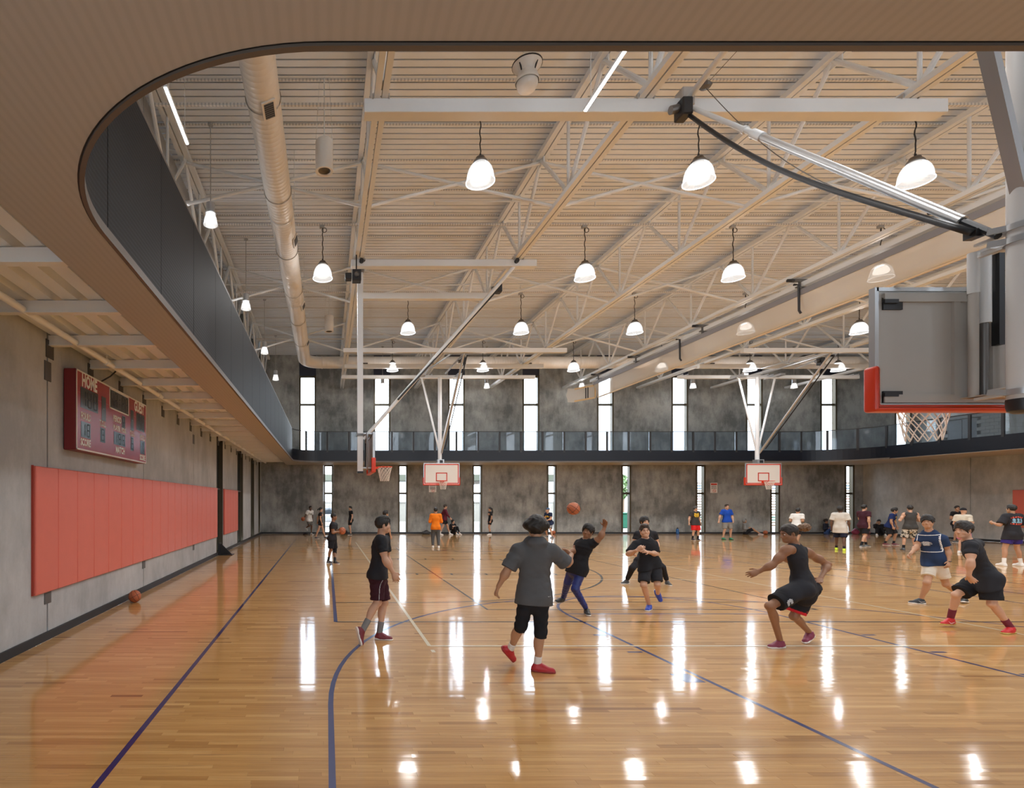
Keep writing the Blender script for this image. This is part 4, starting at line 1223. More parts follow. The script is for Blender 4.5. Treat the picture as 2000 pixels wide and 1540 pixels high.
yA, zA = sbp(0.395, 0.685); yB, zB = sbp(0.685, 0.975); sframe(yA, yB, zA, zB, 0.022)
panel(0.05, 0.155, 0.17, 0.37, '18'); panel(0.885, 0.965, 0.15, 0.37, '18')
panel(0.275, 0.335, 0.17, 0.37, '8'); panel(0.715, 0.765, 0.16, 0.38, '8'); panel(0.575, 0.625, 0.45, 0.65, '8'); panel(0.455, 0.625, 0.19, 0.375, '188')
def sbtext(txt, u, v, size, xs=0.72):
    vs, fs = text_mesh(txt, size, xs)
    y, z = sbp(u, v)
    b = MB(); b.v = [(sbx+0.0095, y+p[0], z+p[1]) for p in vs]; b.f = fs
    o = b.build('lettering', m_white, sb)
    return o
for a in (('HOME', 0.145, 0.885, 0.27, 0.74), ('GUEST', 0.865, 0.885, 0.27, 0.70), ('FOULS', 0.10, 0.435, 0.155, 0.75), ('SCORE', 0.10, 0.105, 0.155, 0.75), ('T.O.L.', 0.305, 0.425, 0.135, 0.75), ('PERIOD', 0.505, 0.56, 0.15, 0.75),
          ('PLAYER  FOUL', 0.545, 0.43, 0.125, 0.78), ('MATCH', 0.55, 0.115, 0.16, 0.8), ('T.O.L.', 0.745, 0.43, 0.135, 0.7), ('FOULS', 0.925, 0.415, 0.15, 0.7), ('SCORE', 0.925, 0.085, 0.15, 0.7)):
    sbtext(*a)
cab = MB().tube([(XL+0.12, 9.35, 4.04), (XL+0.22, 9.62, 4.22), (XL+0.28, 9.85, 4.42)], 0.014, 6).build('power_cable', m_black, sb)

# floor bracket by the dark window on the left, exit door hardware
t = empty('floor_bracket', (XL+0.2, 20.4, 0), 'black triangular steel bracket on the floor below the dark left window', 'bracket')
MB().box(XL+0.05, XL+0.55, 20.1, 20.6, 0, 0.02).build('foot_plate', m_black, t)
MB().prism([(XL+0.05, 0.02), (XL+0.5, 0.02), (XL+0.10, 0.42), (XL+0.05, 0.42)], 1, 20.33, 20.37).build('web', m_black, t)
MB().box(XL+0.03, XL+0.07, 20.15, 20.55, 0, 0.45).build('upright', m_black, t)

# ------------------------------------------------------------------ rule signs on the back wall
for (x, z, w, h), l in (((6.54, 2.79, 0.46, 0.44), 'small white rule sign with red circle, below the far left backboard'), ((23.9, 2.84, 0.44, 0.62), 'small white rule sign with red header and circle, left of the far right backboard')):
    t = empty('wall_sign', (x, YB, z-h/2), l, 'sign', 'rule signs')
    y = YB-0.008
    MB().box(x-w/2, x+w/2, y, YB-0.001, z-h/2, z+h/2).build('plate', M('sign_white', (0.78, 0.74, 0.70), 0.4), t)
    if h > 0.5: MB().box(x-w*0.42, x+w*0.42, y-0.002, y, z+h*0.28, z+h*0.44).build('header', m_redline, t)
    else: MB().box(x-w*0.4, x+w*0.4, y-0.002, y, z+h*0.34, z+h*0.40).build('header', m_dark, t)
    b = MB()
    for i in range(4):
        zz = z+h*(0.20-0.095*i)
        x_ = x-w*0.36
        random.seed(i+int(x))
        while x_ < x+w*0.34:
            q = random.uniform(0.03, 0.07); b.box(x_, min(x_+q, x+w*0.36), y-0.0015, y, zz-0.012, zz+0.012); x_ += q+0.015
    b.build('text_lines', m_dark, t)
    c = (x+w*0.05, y-0.004, z-h*0.30)
    r = 0.085
    MB().tube([(c[0]+r*math.cos(a), c[1], c[2]+r*math.sin(a)) for a in [2*PI*i/24 for i in range(24)]], 0.009, 6, closed=True).tube([(c[0]-r*0.7, c[1], c[2]+r*0.7), (c[0]+r*0.7, c[1], c[2]-r*0.7)], 0.009, 6).build('prohibition_ring', m_redline, t)
random.seed(5)

# ------------------------------------------------------------------ balls, bottle, bags
def basketball(c, label, rot=0.0, r=0.121):
    t = empty('basketball', (c[0], c[1], c[2]-r), label, 'basketball', 'basketballs')
    MB().sphere(c, r, 32, 20).build('cover', m_ball, t, smooth=True)
    b = MB(); c = np.array(c)
    def ring(f):
        b.tube([c+np.array(f(2*PI*i/40))*r*1.001 for i in range(40)], 0.0035, 5, closed=True)
    cr, sr = math.cos(rot), math.sin(rot)
    def R(v): return (v[0]*cr-v[2]*sr, v[1], v[0]*sr+v[2]*cr)
    ring(lambda a: R((math.cos(a), math.sin(a), 0))); ring(lambda a: R((0, math.cos(a), math.sin(a))))
    for s in (-1, 1):
        def f(a, s=s):
            v = np.array((s*(0.62+0.22*math.cos(2*a)), math.cos(a)*0.8, math.sin(a)*0.8)); return R(v/np.linalg.norm(v))
        ring(f)
    b.build('seams', m_seam, t)
    return t
basketball((-3.80, 10.75, 0.121), 'basketball resting on the floor by the left wall below the coral pads', 0.5)
basketball(tuple(px3(1120, 994, 10.5)), 'orange basketball in mid air above the shooting player', 0.9)
basketball((13.75, 32.9, 0.121), 'basketball on the floor by the back wall beside the man in a blue cap', 0.3)
basketball((26.6, 32.9, 0.121), 'basketball on the floor beside the seated person in a grey hoodie', 1.2)
t = empty('water_bottle', (21.4, 33.1, 0), 'blue water bottle standing on the floor by the back wall', 'bottle')
MB().lathe([(0.0, 0), (0.075, 0), (0.085, 0.02), (0.085, 0.15), (0.075, 0.17), (0.085, 0.19), (0.085, 0.27), (0.05, 0.33)], (21.4, 33.1, 0), 18, cap=True).build('body', M('blue_plastic', (0.02, 0.12, 0.34), 0.3), t, smooth='auto')
MB().lathe([(0.05, 0.33), (0.052, 0.37), (0.03, 0.38), (0.03, 0.41)], (21.4, 33.1, 0), 14, cap=True).build('cap', m_black, t)
def bag(x, y, w, h, mat, label, dep=0.3):
    t = empty('sports_bag', (x, y, 0), label, 'bag', 'bags along the back wall')
    bm = bmesh.new(); bmesh.ops.create_uvsphere(bm, u_segments=20, v_segments=12, radius=1)
    for v in bm.verts:
        z = v.co.z
        v.co = Vector((v.co.x*w/2*(1+0.12*math.sin(5*z+x)), v.co.y*dep/2, max(0.0, (0.42+z*0.55)*h*(1+0.1*math.sin(v.co.x*4+y)))))
    me = bpy.data.meshes.new('body'); bm.to_mesh(me); bm.free()
    me.transform(__import__('mathutils').Matrix.Translation((0, 0, 0)))
    me.polygons.foreach_set('use_smooth', [True]*len(me.polygons))
    me.materials.append(mat); o = bpy.data.objects.new('body', me); COL.objects.link(o); o.parent = t
    MB().tube([(x-w*0.25, y-dep*0.3, h*0.6), (x-w*0.1, y-dep*0.45, h*1.02), (x+w*0.1, y-dep*0.45, h*1.02), (x+w*0.25, y-dep*0.3, h*0.6)], 0.014, 6).build('strap', m_black, t, smooth=True)
m_bagb = M('bag_black', (0.02, 0.02, 0.025), 0.7); m_bagg = M('bag_grey', (0.06, 0.065, 0.075), 0.7); m_bagm = M('bag_maroon', (0.25, 0.03, 0.07), 0.7); m_bagp = M('bag_pink', (0.55, 0.25, 0.32), 0.7)
bag(-1.28, 32.9, 0.34, 0.12, m_bagb, 'flat small black bag by the back wall left of the first window')
bag(0.0, 33.0, 0.3, 0.12, m_bagg, 'low grey bag by the back wall behind the walking woman in black')
bag(1.05, 33.15, 0.42, 0.36, m_bagb, 'round black backpack beside the man standing at the back wall')
bag(6.05, 33.0, 0.55, 0.24, m_bagg, 'slumped dark grey bag by the back wall left of the person in maroon')
bag(32.15, 33.0, 0.42, 0.34, m_bagm, 'maroon bag in the far right corner')
bag(32.75, 32.9, 0.34, 0.28, m_bagp, 'pink bag against the maroon bag in the far right corner')
bag(31.5, 33.0, 0.4, 0.14, M('bag_brown', (0.12, 0.06, 0.03), 0.7), 'low brown bag under the last lower window')

# ------------------------------------------------------------------ outside, beyond the back windows
g = MB().box(-60, 90, YB+0.36, 120, -0.2, -0.05).build('ground_outside', M('pavement', (0.22, 0.21, 0.19), 0.8, noise=(1.5, 0.1)), base=(15, 70, -0.05), kind='structure')
MB().box(-60, 90, -60, -9.35, -0.2, -0.05).build('ground_front', MATS['pavement'], base=(15, -30, -0.05), kind='structure')
can = empty('shade_canopy', (10, 46, 0), 'pale green shade canopy with white posts outside the back windows', 'canopy')
MB().box(-14, 22, 45, 49, 3.75, 4.25).build('roof_slab', M('canopy_fascia', (0.13, 0.14, 0.105), 0.6), can)
for k in range(9): MB().box(-14+4.5*k, -13.8+4.5*k, 45.2, 48.8, 3.5, 3.75).build('rafter', M('rafter_timber', (0.15, 0.11, 0.065), 0.6), can)
for k in range(7): MB().box(-11.2+5.1*k, -10.85+5.1*k, 45.6, 45.95, -0.05, 3.5).build('post', M('post_white', (0.3, 0.3, 0.28), 0.6), can)
wl2 = empty('site_wall', (6, 56, 0), 'white rendered garden wall outside behind the canopy', 'wall')
MB().box(-25, 24, 56, 56.3, -0.05, 1.9).build('wall_body', M('render_white', (0.27, 0.255, 0.22), 0.8), wl2)
MB().box(-25, 24, 55.9, 56.4, 1.9, 2.02).build('coping', m_grey, wl2)
cv = empty('parked_van', (-0.2, 44.5, 0), 'white car parked outside the first lower window', 'car')
cbox('car_body', -1.5, 2.6, 43.6, 45.4, 0.35, 0.98, 0.12, M('car_white', (0.34, 0.34, 0.34), 0.3), cv, seg=3)
cbox('cabin', -0.9, 1.9, 43.75, 45.25, 0.95, 1.5, 0.22, M('car_glass', (0.03, 0.04, 0.05), 0.1), cv, seg=3)
for x in (-0.75, 1.85): MB().lathe([(0.0, -0.1), (0.32, -0.1), (0.35, -0.05), (0.35, 0.1), (0.0, 0.1)], (x, 43.65, 0.30), 20, axis=1).build('wheel', m_black, cv, smooth='auto')
st = empty('slatted_screen', (31, 41, 0), 'tall slatted timber screen with a few coloured slats outside the right windows', 'screen')
cols = [M('slat_timber', (0.15, 0.085, 0.035), 0.6), M('slat_white', (0.3, 0.28, 0.25), 0.6), M('slat_green', (0.015, 0.12, 0.06), 0.6), M('slat_blue', (0.02, 0.12, 0.23), 0.6), M('slat_orange', (0.24, 0.065, 0.02), 0.6)]
for k in range(17):
    zz = 0.15+0.2*k
    MB().box(27.7, 42, 41.0, 41.06, zz, zz+0.085).build('slat', cols[(0, 0, 2, 2, 0, 1, 0, 0, 0, 0, 4, 0, 0, 0, 3, 3, 0)[k]], st)
for x in (27.75, 29.6, 31.5, 33.4, 35.3, 37.2, 39.1, 41): MB().box(x, x+0.12, 41.06, 41.2, -0.05, 3.6).build('post', cols[0], st)
gb = empty('green_bin', (22.6, 42.0, 0), 'green bin outside the fifth lower window', 'bin')
cbox('body', 22.2, 23.1, 41.6, 42.3, -0.05, 1.05, 0.05, M('bin_green', (0.02, 0.17, 0.10), 0.5), gb)
cbox('lid', 22.15, 23.15, 41.55, 42.35, 1.05, 1.15, 0.03, M('bin_green', (0.02, 0.17, 0.10), 0.5), gb)
# trees beyond the wall
m_leaf = M('leaf_green', (0.10, 0.17, 0.06), 0.8, noise=(3, 0.4)); m_bark = M('bark', (0.16, 0.11, 0.07), 0.9)
for i, (x, y, h) in enumerate(((36, 66, 5.2),)):
    tt = empty('tree', (x, y, 0), 'distant green tree beyond the garden wall', 'tree')
    MB().tube([(x, y, -0.05), (x+0.1, y, h*0.5), (x, y, h*0.8)], [0.2, 0.14, 0.06], 8).build('trunk', m_bark, tt)
    b = MB()
    for k in range(700):
        a, q, r = random.uniform(0, 2*PI), random.uniform(0, 1), random.uniform(0.3, 1.0)
        c = np.array((x+math.cos(a)*r*1.7*math.sin(q*PI)*1.1, y+math.sin(a)*r*1.7*math.sin(q*PI), h*0.45+q*h*0.55))
        u = unit(RNG.normal(size=3))*0.2; v = unit(np.cross(u, RNG.normal(size=3)))*0.16
        b.quad(c-u, c-v, c+u, c+v)
    o = b.build('crown', m_leaf, tt)
# ------------------------------------------------------------------ people: signed distance fields turned into one skin each
class Field:
    def __init__(s, lo, hi, h):
        s.h = h
        lo = np.array(lo, float)-3*h; hi = np.array(hi, float)+3*h
        s.lo = lo
        s.n = np.ceil((hi-lo)/h).astype(int)+1
        s.D = np.full(s.n, 0.25, np.float32)
        s.ax = [(lo[i]+h*np.arange(s.n[i])).astype(np.float32) for i in range(3)]
    def win(s, lo, hi):
        a = np.clip(np.floor((np.array(lo)-s.lo)/s.h).astype(int), 0, s.n); b = np.clip(np.ceil((np.array(hi)-s.lo)/s.h).astype(int)+1, 0, s.n)
        sl = tuple(slice(a[i], b[i]) for i in range(3))
        if any(b[i] <= a[i] for i in range(3)): return None
        return sl, s.ax[0][sl[0]][:, None, None], s.ax[1][sl[1]][None, :, None], s.ax[2][sl[2]][None, None, :]
    def mix(s, sl, d, k, op='add'):
        D = s.D[sl]
        if op == 'add':
            if k > 0:
                q = np.maximum(k-np.abs(D-d), 0)/k; s.D[sl] = np.minimum(D, d)-q*q*k*0.25
            else: s.D[sl] = np.minimum(D, d)
        elif op == 'cut':
            d = -d
            if k > 0:
                q = np.maximum(k-np.abs(D-d), 0)/k; s.D[sl] = np.maximum(D, d)+q*q*k*0.25
            else: s.D[sl] = np.maximum(D, d)
    def cone(s, a, b, ra, rb, k=0.02, flat=None, fs=1.0, capa=False, capb=False, op='add', wr=0.0):
        a = np.array(a, float); b = np.array(b, float)
        R = max(ra, rb)+k+3*s.h+0.01
        w = s.win(np.minimum(a, b)-R, np.maximum(a, b)+R)
        if w is None: return s
        sl, X, Y, Z = w
        ab = b-a; L2 = float(ab@ab)+1e-9; L = math.sqrt(L2)
        px, py, pz = X-a[0], Y-a[1], Z-a[2]
        u = (px*ab[0]+py*ab[1]+pz*ab[2])/L2
        t = np.clip(u, 0, 1)
        qx, qy, qz = px-t*ab[0], py-t*ab[1], pz-t*ab[2]
        q2 = qx*qx+qy*qy+qz*qz
        if flat is not None:
            f = np.array(flat, float); f = f-ab*(f@ab)/L2; f = unit(f)
            qn = qx*f[0]+qy*f[1]+qz*f[2]
            q2 = q2+(fs*fs-1)*qn*qn
        d = np.sqrt(q2)-(ra+(rb-ra)*t)
        if wr: d = d+wr*np.sin(u*L*70+np.sin((px+py)*38)*1.5+np.sin(pz*31)*0.8)*np.sin(px*23+py*19+1.3)
        if capa: d = np.maximum(d, -u*L)
        if capb: d = np.maximum(d, (u-1)*L)
        s.mix(sl, d, k, op); return s
    def ell(s, c, R, r, k=0.02, op='add'):
        c = np.array(c, float); m = max(r)+k+3*s.h+0.01
        w = s.win(c-m, c+m)
        if w is None: return s
        sl, X, Y, Z = w
        px, py, pz = X-c[0], Y-c[1], Z-c[2]
        k0 = 0; k1 = 0
        for e, rr in zip(R, r):
            q = px*e[0]+py*e[1]+pz*e[2]
            k0 = k0+(q/rr)**2; k1 = k1+(q/rr/rr)**2
        k0 = np.sqrt(k0); k1 = np.sqrt(k1)+1e-6
        s.mix(sl, k0*(k0-1)/k1, k, op); return s
    def half(s, p, n, k=0.0):
        """keep the side where (x-p).n < 0"""
        sl = tuple(slice(0, q) for q in s.n)
        d = (s.ax[0][:, None, None]-p[0])*n[0]+(s.ax[1][None, :, None]-p[1])*n[1]+(s.ax[2][None, None, :]-p[2])*n[2]
        s.mix(sl, -d, k, 'cut'); return s
    def at(s, P):
        i = np.clip(np.round((np.asarray(P)-s.lo)/s.h).astype(int), 0, s.n-1)
        return s.D[i[..., 0], i[..., 1], i[..., 2]]
    def surface(s, name, off, mat, parent=None, smooth=True):
        D = s.D; ins = D < 0
        nx, ny, nz = D.shape
        c = np.zeros((nx-1, ny-1, nz-1), np.int8)
        cr = [(i, j, k) for i in (0, 1) for j in (0, 1) for k in (0, 1)]
        for i, j, k in cr: c += ins[i:nx-1+i, j:ny-1+j, k:nz-1+k]
        I = np.argwhere((c > 0) & (c < 8))
        if len(I) == 0: return None
        acc = np.zeros((len(I), 3)); cnt = np.zeros(len(I))
        for a in range(12):
            ax = a//4; o = [(0, 0), (0, 1), (1, 0), (1, 1)][a % 4]
            e0 = [0, 0, 0]; oth = [q for q in range(3) if q != ax]
            e0[oth[0]], e0[oth[1]] = o
            e1 = list(e0); e1[ax] = 1
            v0 = D[I[:, 0]+e0[0], I[:, 1]+e0[1], I[:, 2]+e0[2]]; v1 = D[I[:, 0]+e1[0], I[:, 1]+e1[1], I[:, 2]+e1[2]]
            m = (v0 < 0) != (v1 < 0)
            t = np.where(m, v0/np.where(m, v0-v1, 1), 0)
            p = np.array(e0, float)[None, :].repeat(len(I), 0); p[:, ax] += t
            acc[m] += p[m]; cnt[m] += 1
        P = s.lo+(I+acc/cnt[:, None])*s.h-np.array(off)
        idx = np.full(c.shape, -1, np.int32); idx[I[:, 0], I[:, 1], I[:, 2]] = np.arange(len(I))
        Q = []
        for ax in range(3):
            sl0 = [slice(1, -1)]*3; sl1 = [slice(1, -1)]*3
            sl0[ax] = slice(0, -1); sl1[ax] = slice(1, None)
            a = ins[tuple(sl0)]; b = ins[tuple(sl1)]
            E = np.argwhere(a != b)
            if len(E) == 0: continue
            base = E.copy(); oth = [q for q in range(3) if q != ax]
            for q in oth: base[:, q] += 1
            fl = a[E[:, 0], E[:, 1], E[:, 2]]
            def cell(d0, d1):
                g = base.copy(); g[:, oth[0]] -= d0; g[:, oth[1]] -= d1
                return idx[g[:, 0], g[:, 1], g[:, 2]]
            q4 = np.stack([cell(1, 1), cell(0, 1), cell(0, 0), cell(1, 0)], 1)
            if ax == 1: fl = ~fl
            q4[~fl] = q4[~fl][:, ::-1]
            Q.append(q4)
        Q = np.concatenate(Q); Q = Q[(Q >= 0).all(1)]
        me = bpy.data.meshes.new(name)
        me.vertices.add(len(P)); me.vertices.foreach_set('co', P.astype(np.float32).ravel())
        me.loops.add(len(Q)*4); me.loops.foreach_set('vertex_index', Q.astype(np.int32).ravel())
        me.polygons.add(len(Q)); me.polygons.foreach_set('loop_start', np.arange(len(Q), dtype=np.int32)*4)
        me.polygons.foreach_set('use_smooth', [True]*len(Q))
        me.update(calc_edges=True); me.validate()
        me.materials.append(mat)
        o = bpy.data.objects.new(name, me); COL.objects.link(o)
        if parent is not None: o.parent = parent
        else: o.location = tuple(off)
        WLOC[o.name] = np.array(off, float)
        return o

CLOTH = {}
def cloth(col, rough=0.85):
    k = tuple(round(c, 3) for c in col)
    if k not in CLOTH: CLOTH[k] = M('cloth_%d' % len(CLOTH), col, rough, noise=(9, 0.12), bump=(220, 0.12, 0.002), spec=0.25)
    return CLOTH[k]
SKINS = {}
def skin(col):
    if col not in SKINS: SKINS[col] = M('skin_%d' % len(SKINS), col, 0.5, noise=(14, 0.06), spec=0.4)
    return SKINS[col]
HAIRS = {}
def hairm(col):
    if col not in HAIRS: HAIRS[col] = M('hair_%d' % len(HAIRS), col, 0.55, noise=(60, 0.35), bump=(150, 0.6, 0.004))
    return HAIRS[col]
S_LIGHT, S_TAN, S_BROWN, S_DARK = (0.56, 0.33, 0.22), (0.43, 0.235, 0.14), (0.27, 0.135, 0.075), (0.12, 0.062, 0.038)
H_BLACK, H_BROWN = (0.012, 0.010, 0.009), (0.035, 0.022, 0.014)
m_eye = M('eye_white', (0.75, 0.72, 0.68), 0.25); m_iris = M('eye_iris', (0.025, 0.015, 0.01), 0.2)
m_shoesole = M('sole_white', (0.74, 0.73, 0.70), 0.6)

def person(label, J, H=1.75, sk=S_TAN, hair=('short', H_BLACK), shirt=None, shorts=None, shoes=(0.1, 0.1, 0.1), sole=None, socks=None, vox=0.006, group=None, extra=None, hand_curl=0.7, female=False, wr=0.003):
    s = H/1.75
    J = {k: np.array(v, float) for k, v in J.items()}
    pel = (J['hiL']+J['hiR'])/2; neck = J['neck']
    up = unit(neck-pel)
    left = J['shL']-J['shR']; left = unit(left-up*(left@up))
    fwd = unit(np.cross(left, up))
    hl = unit(J['hiL']-J['hiR'])
    hf = unit(np.cross(hl, up)); 
    base = np.array((pel[0], pel[1], min(0.0, 0.0)))
    base[2] = 0.0
    pts = np.array([v for k, v in J.items() if k not in ('hf', 'hu', 'tail', 'pnL', 'pnR') and not k.startswith('tilt')])
    lo = pts.min(0)-0.24*s; hi = pts.max(0)+0.24*s
    lo[2] = max(lo[2], -0.03)
    waist = pel+(neck-pel)*0.36; chest = pel+(neck-pel)*0.70
    sm = skin(sk)
    B = Field(lo, hi, vox)
    wdt = 0.92 if female else 1.0
    def torso(F, o=0.0, k=0.03, hem=None, fs=1.48, wrk=0.0):
        kk = dict(flat=fwd, k=k, wr=wrk)
        F.cone(pel-up*0.03*s, waist, (0.152+o)*s, (0.130*wdt+o)*s, fs=fs*0.98, **kk)
        F.cone(waist, chest, (0.130*wdt+o)*s, (0.155*wdt+o)*s, fs=fs, **kk)
        F.cone(chest, neck-up*0.075*s, (0.155*wdt+o)*s, (0.105+o)*s, fs=fs*1.02, **kk)
        F.cone(J['shL'], J['shR'], (0.058+o*0.7)*s, (0.058+o*0.7)*s, k=0.05*s)
        for q in ('shL', 'shR'):
            F.cone(neck-up*0.045*s, J[q]+up*0.0*s, (0.046+o*0.5)*s, (0.05+o*0.7)*s, k=0.03*s)
        if hem is not None:
            F.cone(pel+up*0.02*s, hem, (0.152+o)*s, (0.160+o)*s, fs=1.42, flat=fwd, k=k, capb=True, wr=wrk)
    torso(B)
    for q in ('hiL', 'hiR'): B.ell(J[q]-hf*0.045*s-up*0.02*s, np.eye(3), (0.082*s,)*3, k=0.04)
    if female:
        for q in (-1, 1): B.ell(chest+fwd*0.085*s+left*q*0.07*s+up*0.01*s, np.eye(3), (0.062*s,)*3, k=0.04)
    # legs
    for q in ('L', 'R'):
        h, kn, an = J['hi'+q], J['kn'+q], J['an'+q]
        B.cone(h, kn, 0.084*s, 0.053*s, k=0.035*s)
        sh = unit(an-kn); back = unit(np.cross(np.cross(sh, (J['to'+q]-an)), sh))*-1.0
        B.cone(kn, an, 0.050*s, 0.034*s, k=0.02*s)
        B.ell(kn+(an-kn)*0.30+back*0.018*s, (unit(np.cross(sh, back)), back, sh), (0.046*s, 0.050*s, 0.12*s), k=0.025)
        B.ell(kn-back*0.012*s, np.eye(3), (0.052*s,)*3, k=0.02)
    # arms and hands
    for q in ('L', 'R'):
        a, e, w = J['sh'+q], J['el'+q], J['wr'+q]
        B.cone(a, e, 0.052*s, 0.040*s, k=0.03*s)
        B.ell(a+(e-a)*0.12, np.eye(3), (0.060*s,)*3, k=0.03)
        B.ell(a+(e-a)*0.55, np.eye(3), (0.049*s,)*3, k=0.05)
        B.cone(e, w, 0.041*s, 0.027*s, k=0.02*s)
        B.ell(e+(w-e)*0.28, np.eye(3), (0.045*s,)*3, k=0.05)
        hd = unit(J['ha'+q]-w)
        pn = J.get('pn'+q)
        if pn is None:
            pn = (left if q == 'R' else -left)+fwd*-0.15
        pn = np.array(pn, float); pn = unit(pn-hd*(pn@hd))
        sd = np.cross(hd, pn)
        if sd@(fwd-up*0.01) < 0: sd = -sd                       # thumb side: forward
        hs = 1.04*s
        B.cone(w, w+hd*0.085*hs, 0.028*hs, 0.041*hs, k=0.012, flat=pn, fs=1.9)
        fr = max(0.0092*hs, 0.62*vox)
        for i, (o_, l1, l2) in enumerate(((0.031, 0.040, 0.034), (0.0105, 0.046, 0.038), (-0.0105, 0.042, 0.036), (-0.031, 0.033, 0.028))):
            p0 = w+hd*(0.082-0.006*abs(i-1.3))*hs+sd*o_*1.06*hs
            ang = hand_curl*(0.5+0.1*i); spread = sd*o_*2.2
            d1 = unit(hd*math.cos(ang)+pn*math.sin(ang)+spread); ang2 = ang*2.1
            d2 = unit(hd*math.cos(ang2)+pn*math.sin(ang2)+spread*0.5)
            p1 = p0+d1*l1*hs
            B.cone(p0-hd*0.012, p1, fr*1.05, fr, k=0.004)
            B.cone(p1, p1+d2*l2*hs, fr, fr*0.85, k=0.003)
        t0 = w+hd*0.026*hs+sd*0.026*hs
        t1 = t0+unit(hd*0.62+sd*0.72+pn*0.30)*0.040*hs
        B.cone(t0, t1, fr*1.35, fr*1.15, k=0.008); B.cone(t1, t1+unit(hd*0.92+sd*0.25+pn*0.35)*0.033*hs, fr*1.15, fr*0.9, k=0.003)
    # head
    hc = J['head']; f = J.get('hf'); f = unit(f) if f is not None else fwd
    hu = unit(neck*0+up*0.45+V(0, 0, 1)) if J.get('hu') is None else unit(J['hu'])
    f = unit(f-hu*(f@hu)); hsd = np.cross(hu, f)                   # hsd: the person's left
    R3 = (hsd, f, hu)
    B.cone(neck-up*0.04*s, hc-hu*0.055*s-f*0.012*s, 0.056*s, 0.052*s, k=0.03*s)
    def hp(x, y, z): return hc+(hsd*x+f*y+hu*z)*s
    B.ell(hp(0, -0.008, 0.030), R3, (0.073*s, 0.094*s, 0.090*s), k=0.02)
    B.ell(hp(0, 0.022, -0.040), R3, (0.056*s, 0.070*s, 0.074*s), k=0.03)
    B.ell(hp(0, 0.062, -0.088), R3, (0.027*s, 0.024*s, 0.022*s), k=0.03)
    for q in (-1, 1):
        B.cone(hp(q*0.055, 0.0, -0.05), hp(q*0.02, 0.062, -0.088), 0.018*s, 0.016*s, k=0.03)
        B.ell(hp(q*0.031, 0.092, 0.004), R3, (0.017*s, 0.014*s, 0.010*s), k=0.012, op='cut')
        B.ell(hp(q*0.074, -0.012, -0.004), (unit(hsd*q+f*-0.45), unit(f+hsd*q*0.45), hu), (0.008*s, 0.020*s, 0.031*s), k=0.006)
        B.ell(hp(q*0.045, 0.055, -0.030), R3, (0.022*s, 0.022*s, 0.02*s), k=0.03)
    B.cone(hp(-0.03, 0.080, 0.022), hp(0.03, 0.080, 0.022), 0.011*s, 0.011*s, k=0.018)
    B.cone(hp(0, 0.086, 0.010), hp(0, 0.104, -0.026), 0.0085*s, 0.0125*s, k=0.012)
    for q in (-1, 1): B.ell(hp(q*0.010, 0.094, -0.031), R3, (0.009*s, 0.010*s, 0.008*s), k=0.008)
    B.cone(hp(-0.016, 0.080, -0.058), hp(0.016, 0.080, -0.058), 0.009*s, 0.009*s, k=0.014)
    body = B.surface('person', base, sm)
    if group: body['group'] = group
    tag(body, label, 'person')
    WLOC[body.name] = base
    dm = M('lips_%d' % (len(SKINS)), tuple(c*k for c, k in zip(sk, (0.78, 0.55, 0.55))), 0.45)
    MB().sphere(hp(0, 0.0845, -0.058), 0.020*s, 12, 8, (1, 0.28, 0.36)).build('lips', dm, body, smooth=True) if False else None
    lp = MB()
    for z, w_, r in ((-0.0535, 0.020, 0.0052), (-0.0625, 0.017, 0.0058)):
        lp.tube([hp(w_*x, 0.0885-0.012*x*x, z-0.002*abs(x)) for x in (-1, -0.6, -0.2, 0.2, 0.6, 1)], [0.002*s, r*0.8*s, r*s, r*s, r*0.8*s, 0.002*s], 8)
    lp.build('lips', dm, body, smooth=True)
    for q in (-1, 1):
        e = MB().sphere(hp(q*0.031, 0.0765, 0.004), 0.0115*s, 12, 8, (1, 1, 0.52)).build('eye', m_eye, body, smooth=True)
        MB().sphere(hp(q*0.031, 0.0845, 0.004), 0.0055*s, 10, 6, (1, 1, 0.9)).build('iris', m_iris, e, smooth=True)
        MB().tube([hp(q*(0.015+0.034*u), 0.0925-0.016*u*u, 0.0235+0.006*math.sin(u*2.6)) for u in (0, 0.33, 0.66, 1)], [0.003*s, 0.0045*s, 0.004*s, 0.002*s], 6).build('eyebrow', hairm(hair[1]), body, smooth=True)
    # hair
    st, hcol = hair[0], hair[1]
    hv = max(0.0062, vox*0.9)
    Hd = Field(hc-0.27*s, hc+0.27*s, hv)
    th = {'short': 0.010, 'buzz': 0.005, 'bushy': 0.034, 'curly': 0.026, 'fringe': 0.022, 'ponytail': 0.012, 'long': 0.016, 'cap': 0.014, 'beanie': 0.014}[st]
    Hd.ell(hp(0, -0.010-th*0.15, 0.034), R3, ((0.076+th)*s, (0.098+th*0.9)*s, (0.092+th*0.9)*s), k=0)
    if st in ('bushy',): 
        for x in (-0.085, 0.085): Hd.ell(hp(x, -0.01, 0.028), R3, (0.062*s, 0.095*s, 0.062*s), k=0.03)
    if st in ('short', 'fringe', 'curly'): Hd.ell(hp(0, 0.03, 0.105), R3, (0.06*s, 0.06*s, (0.022+th)*s), k=0.03)
    fringe = {'fringe': 0.045, 'bushy': 0.05, 'curly': 0.06}.get(st, 0.066)
    # open the face, the ears and the nape
    Hd.ell(hp(0, 0.115, -0.03), R3, (0.088*s, 0.095*s, (0.03+fringe)*s), k=0.008, op='cut')
    nape = {'bushy': -0.075, 'long': -0.2, 'ponytail': -0.05}.get(st, -0.055)
    Hd.half(hp(0, -0.05, nape), unit(-hu+f*0.0)*1.0, k=0.012)
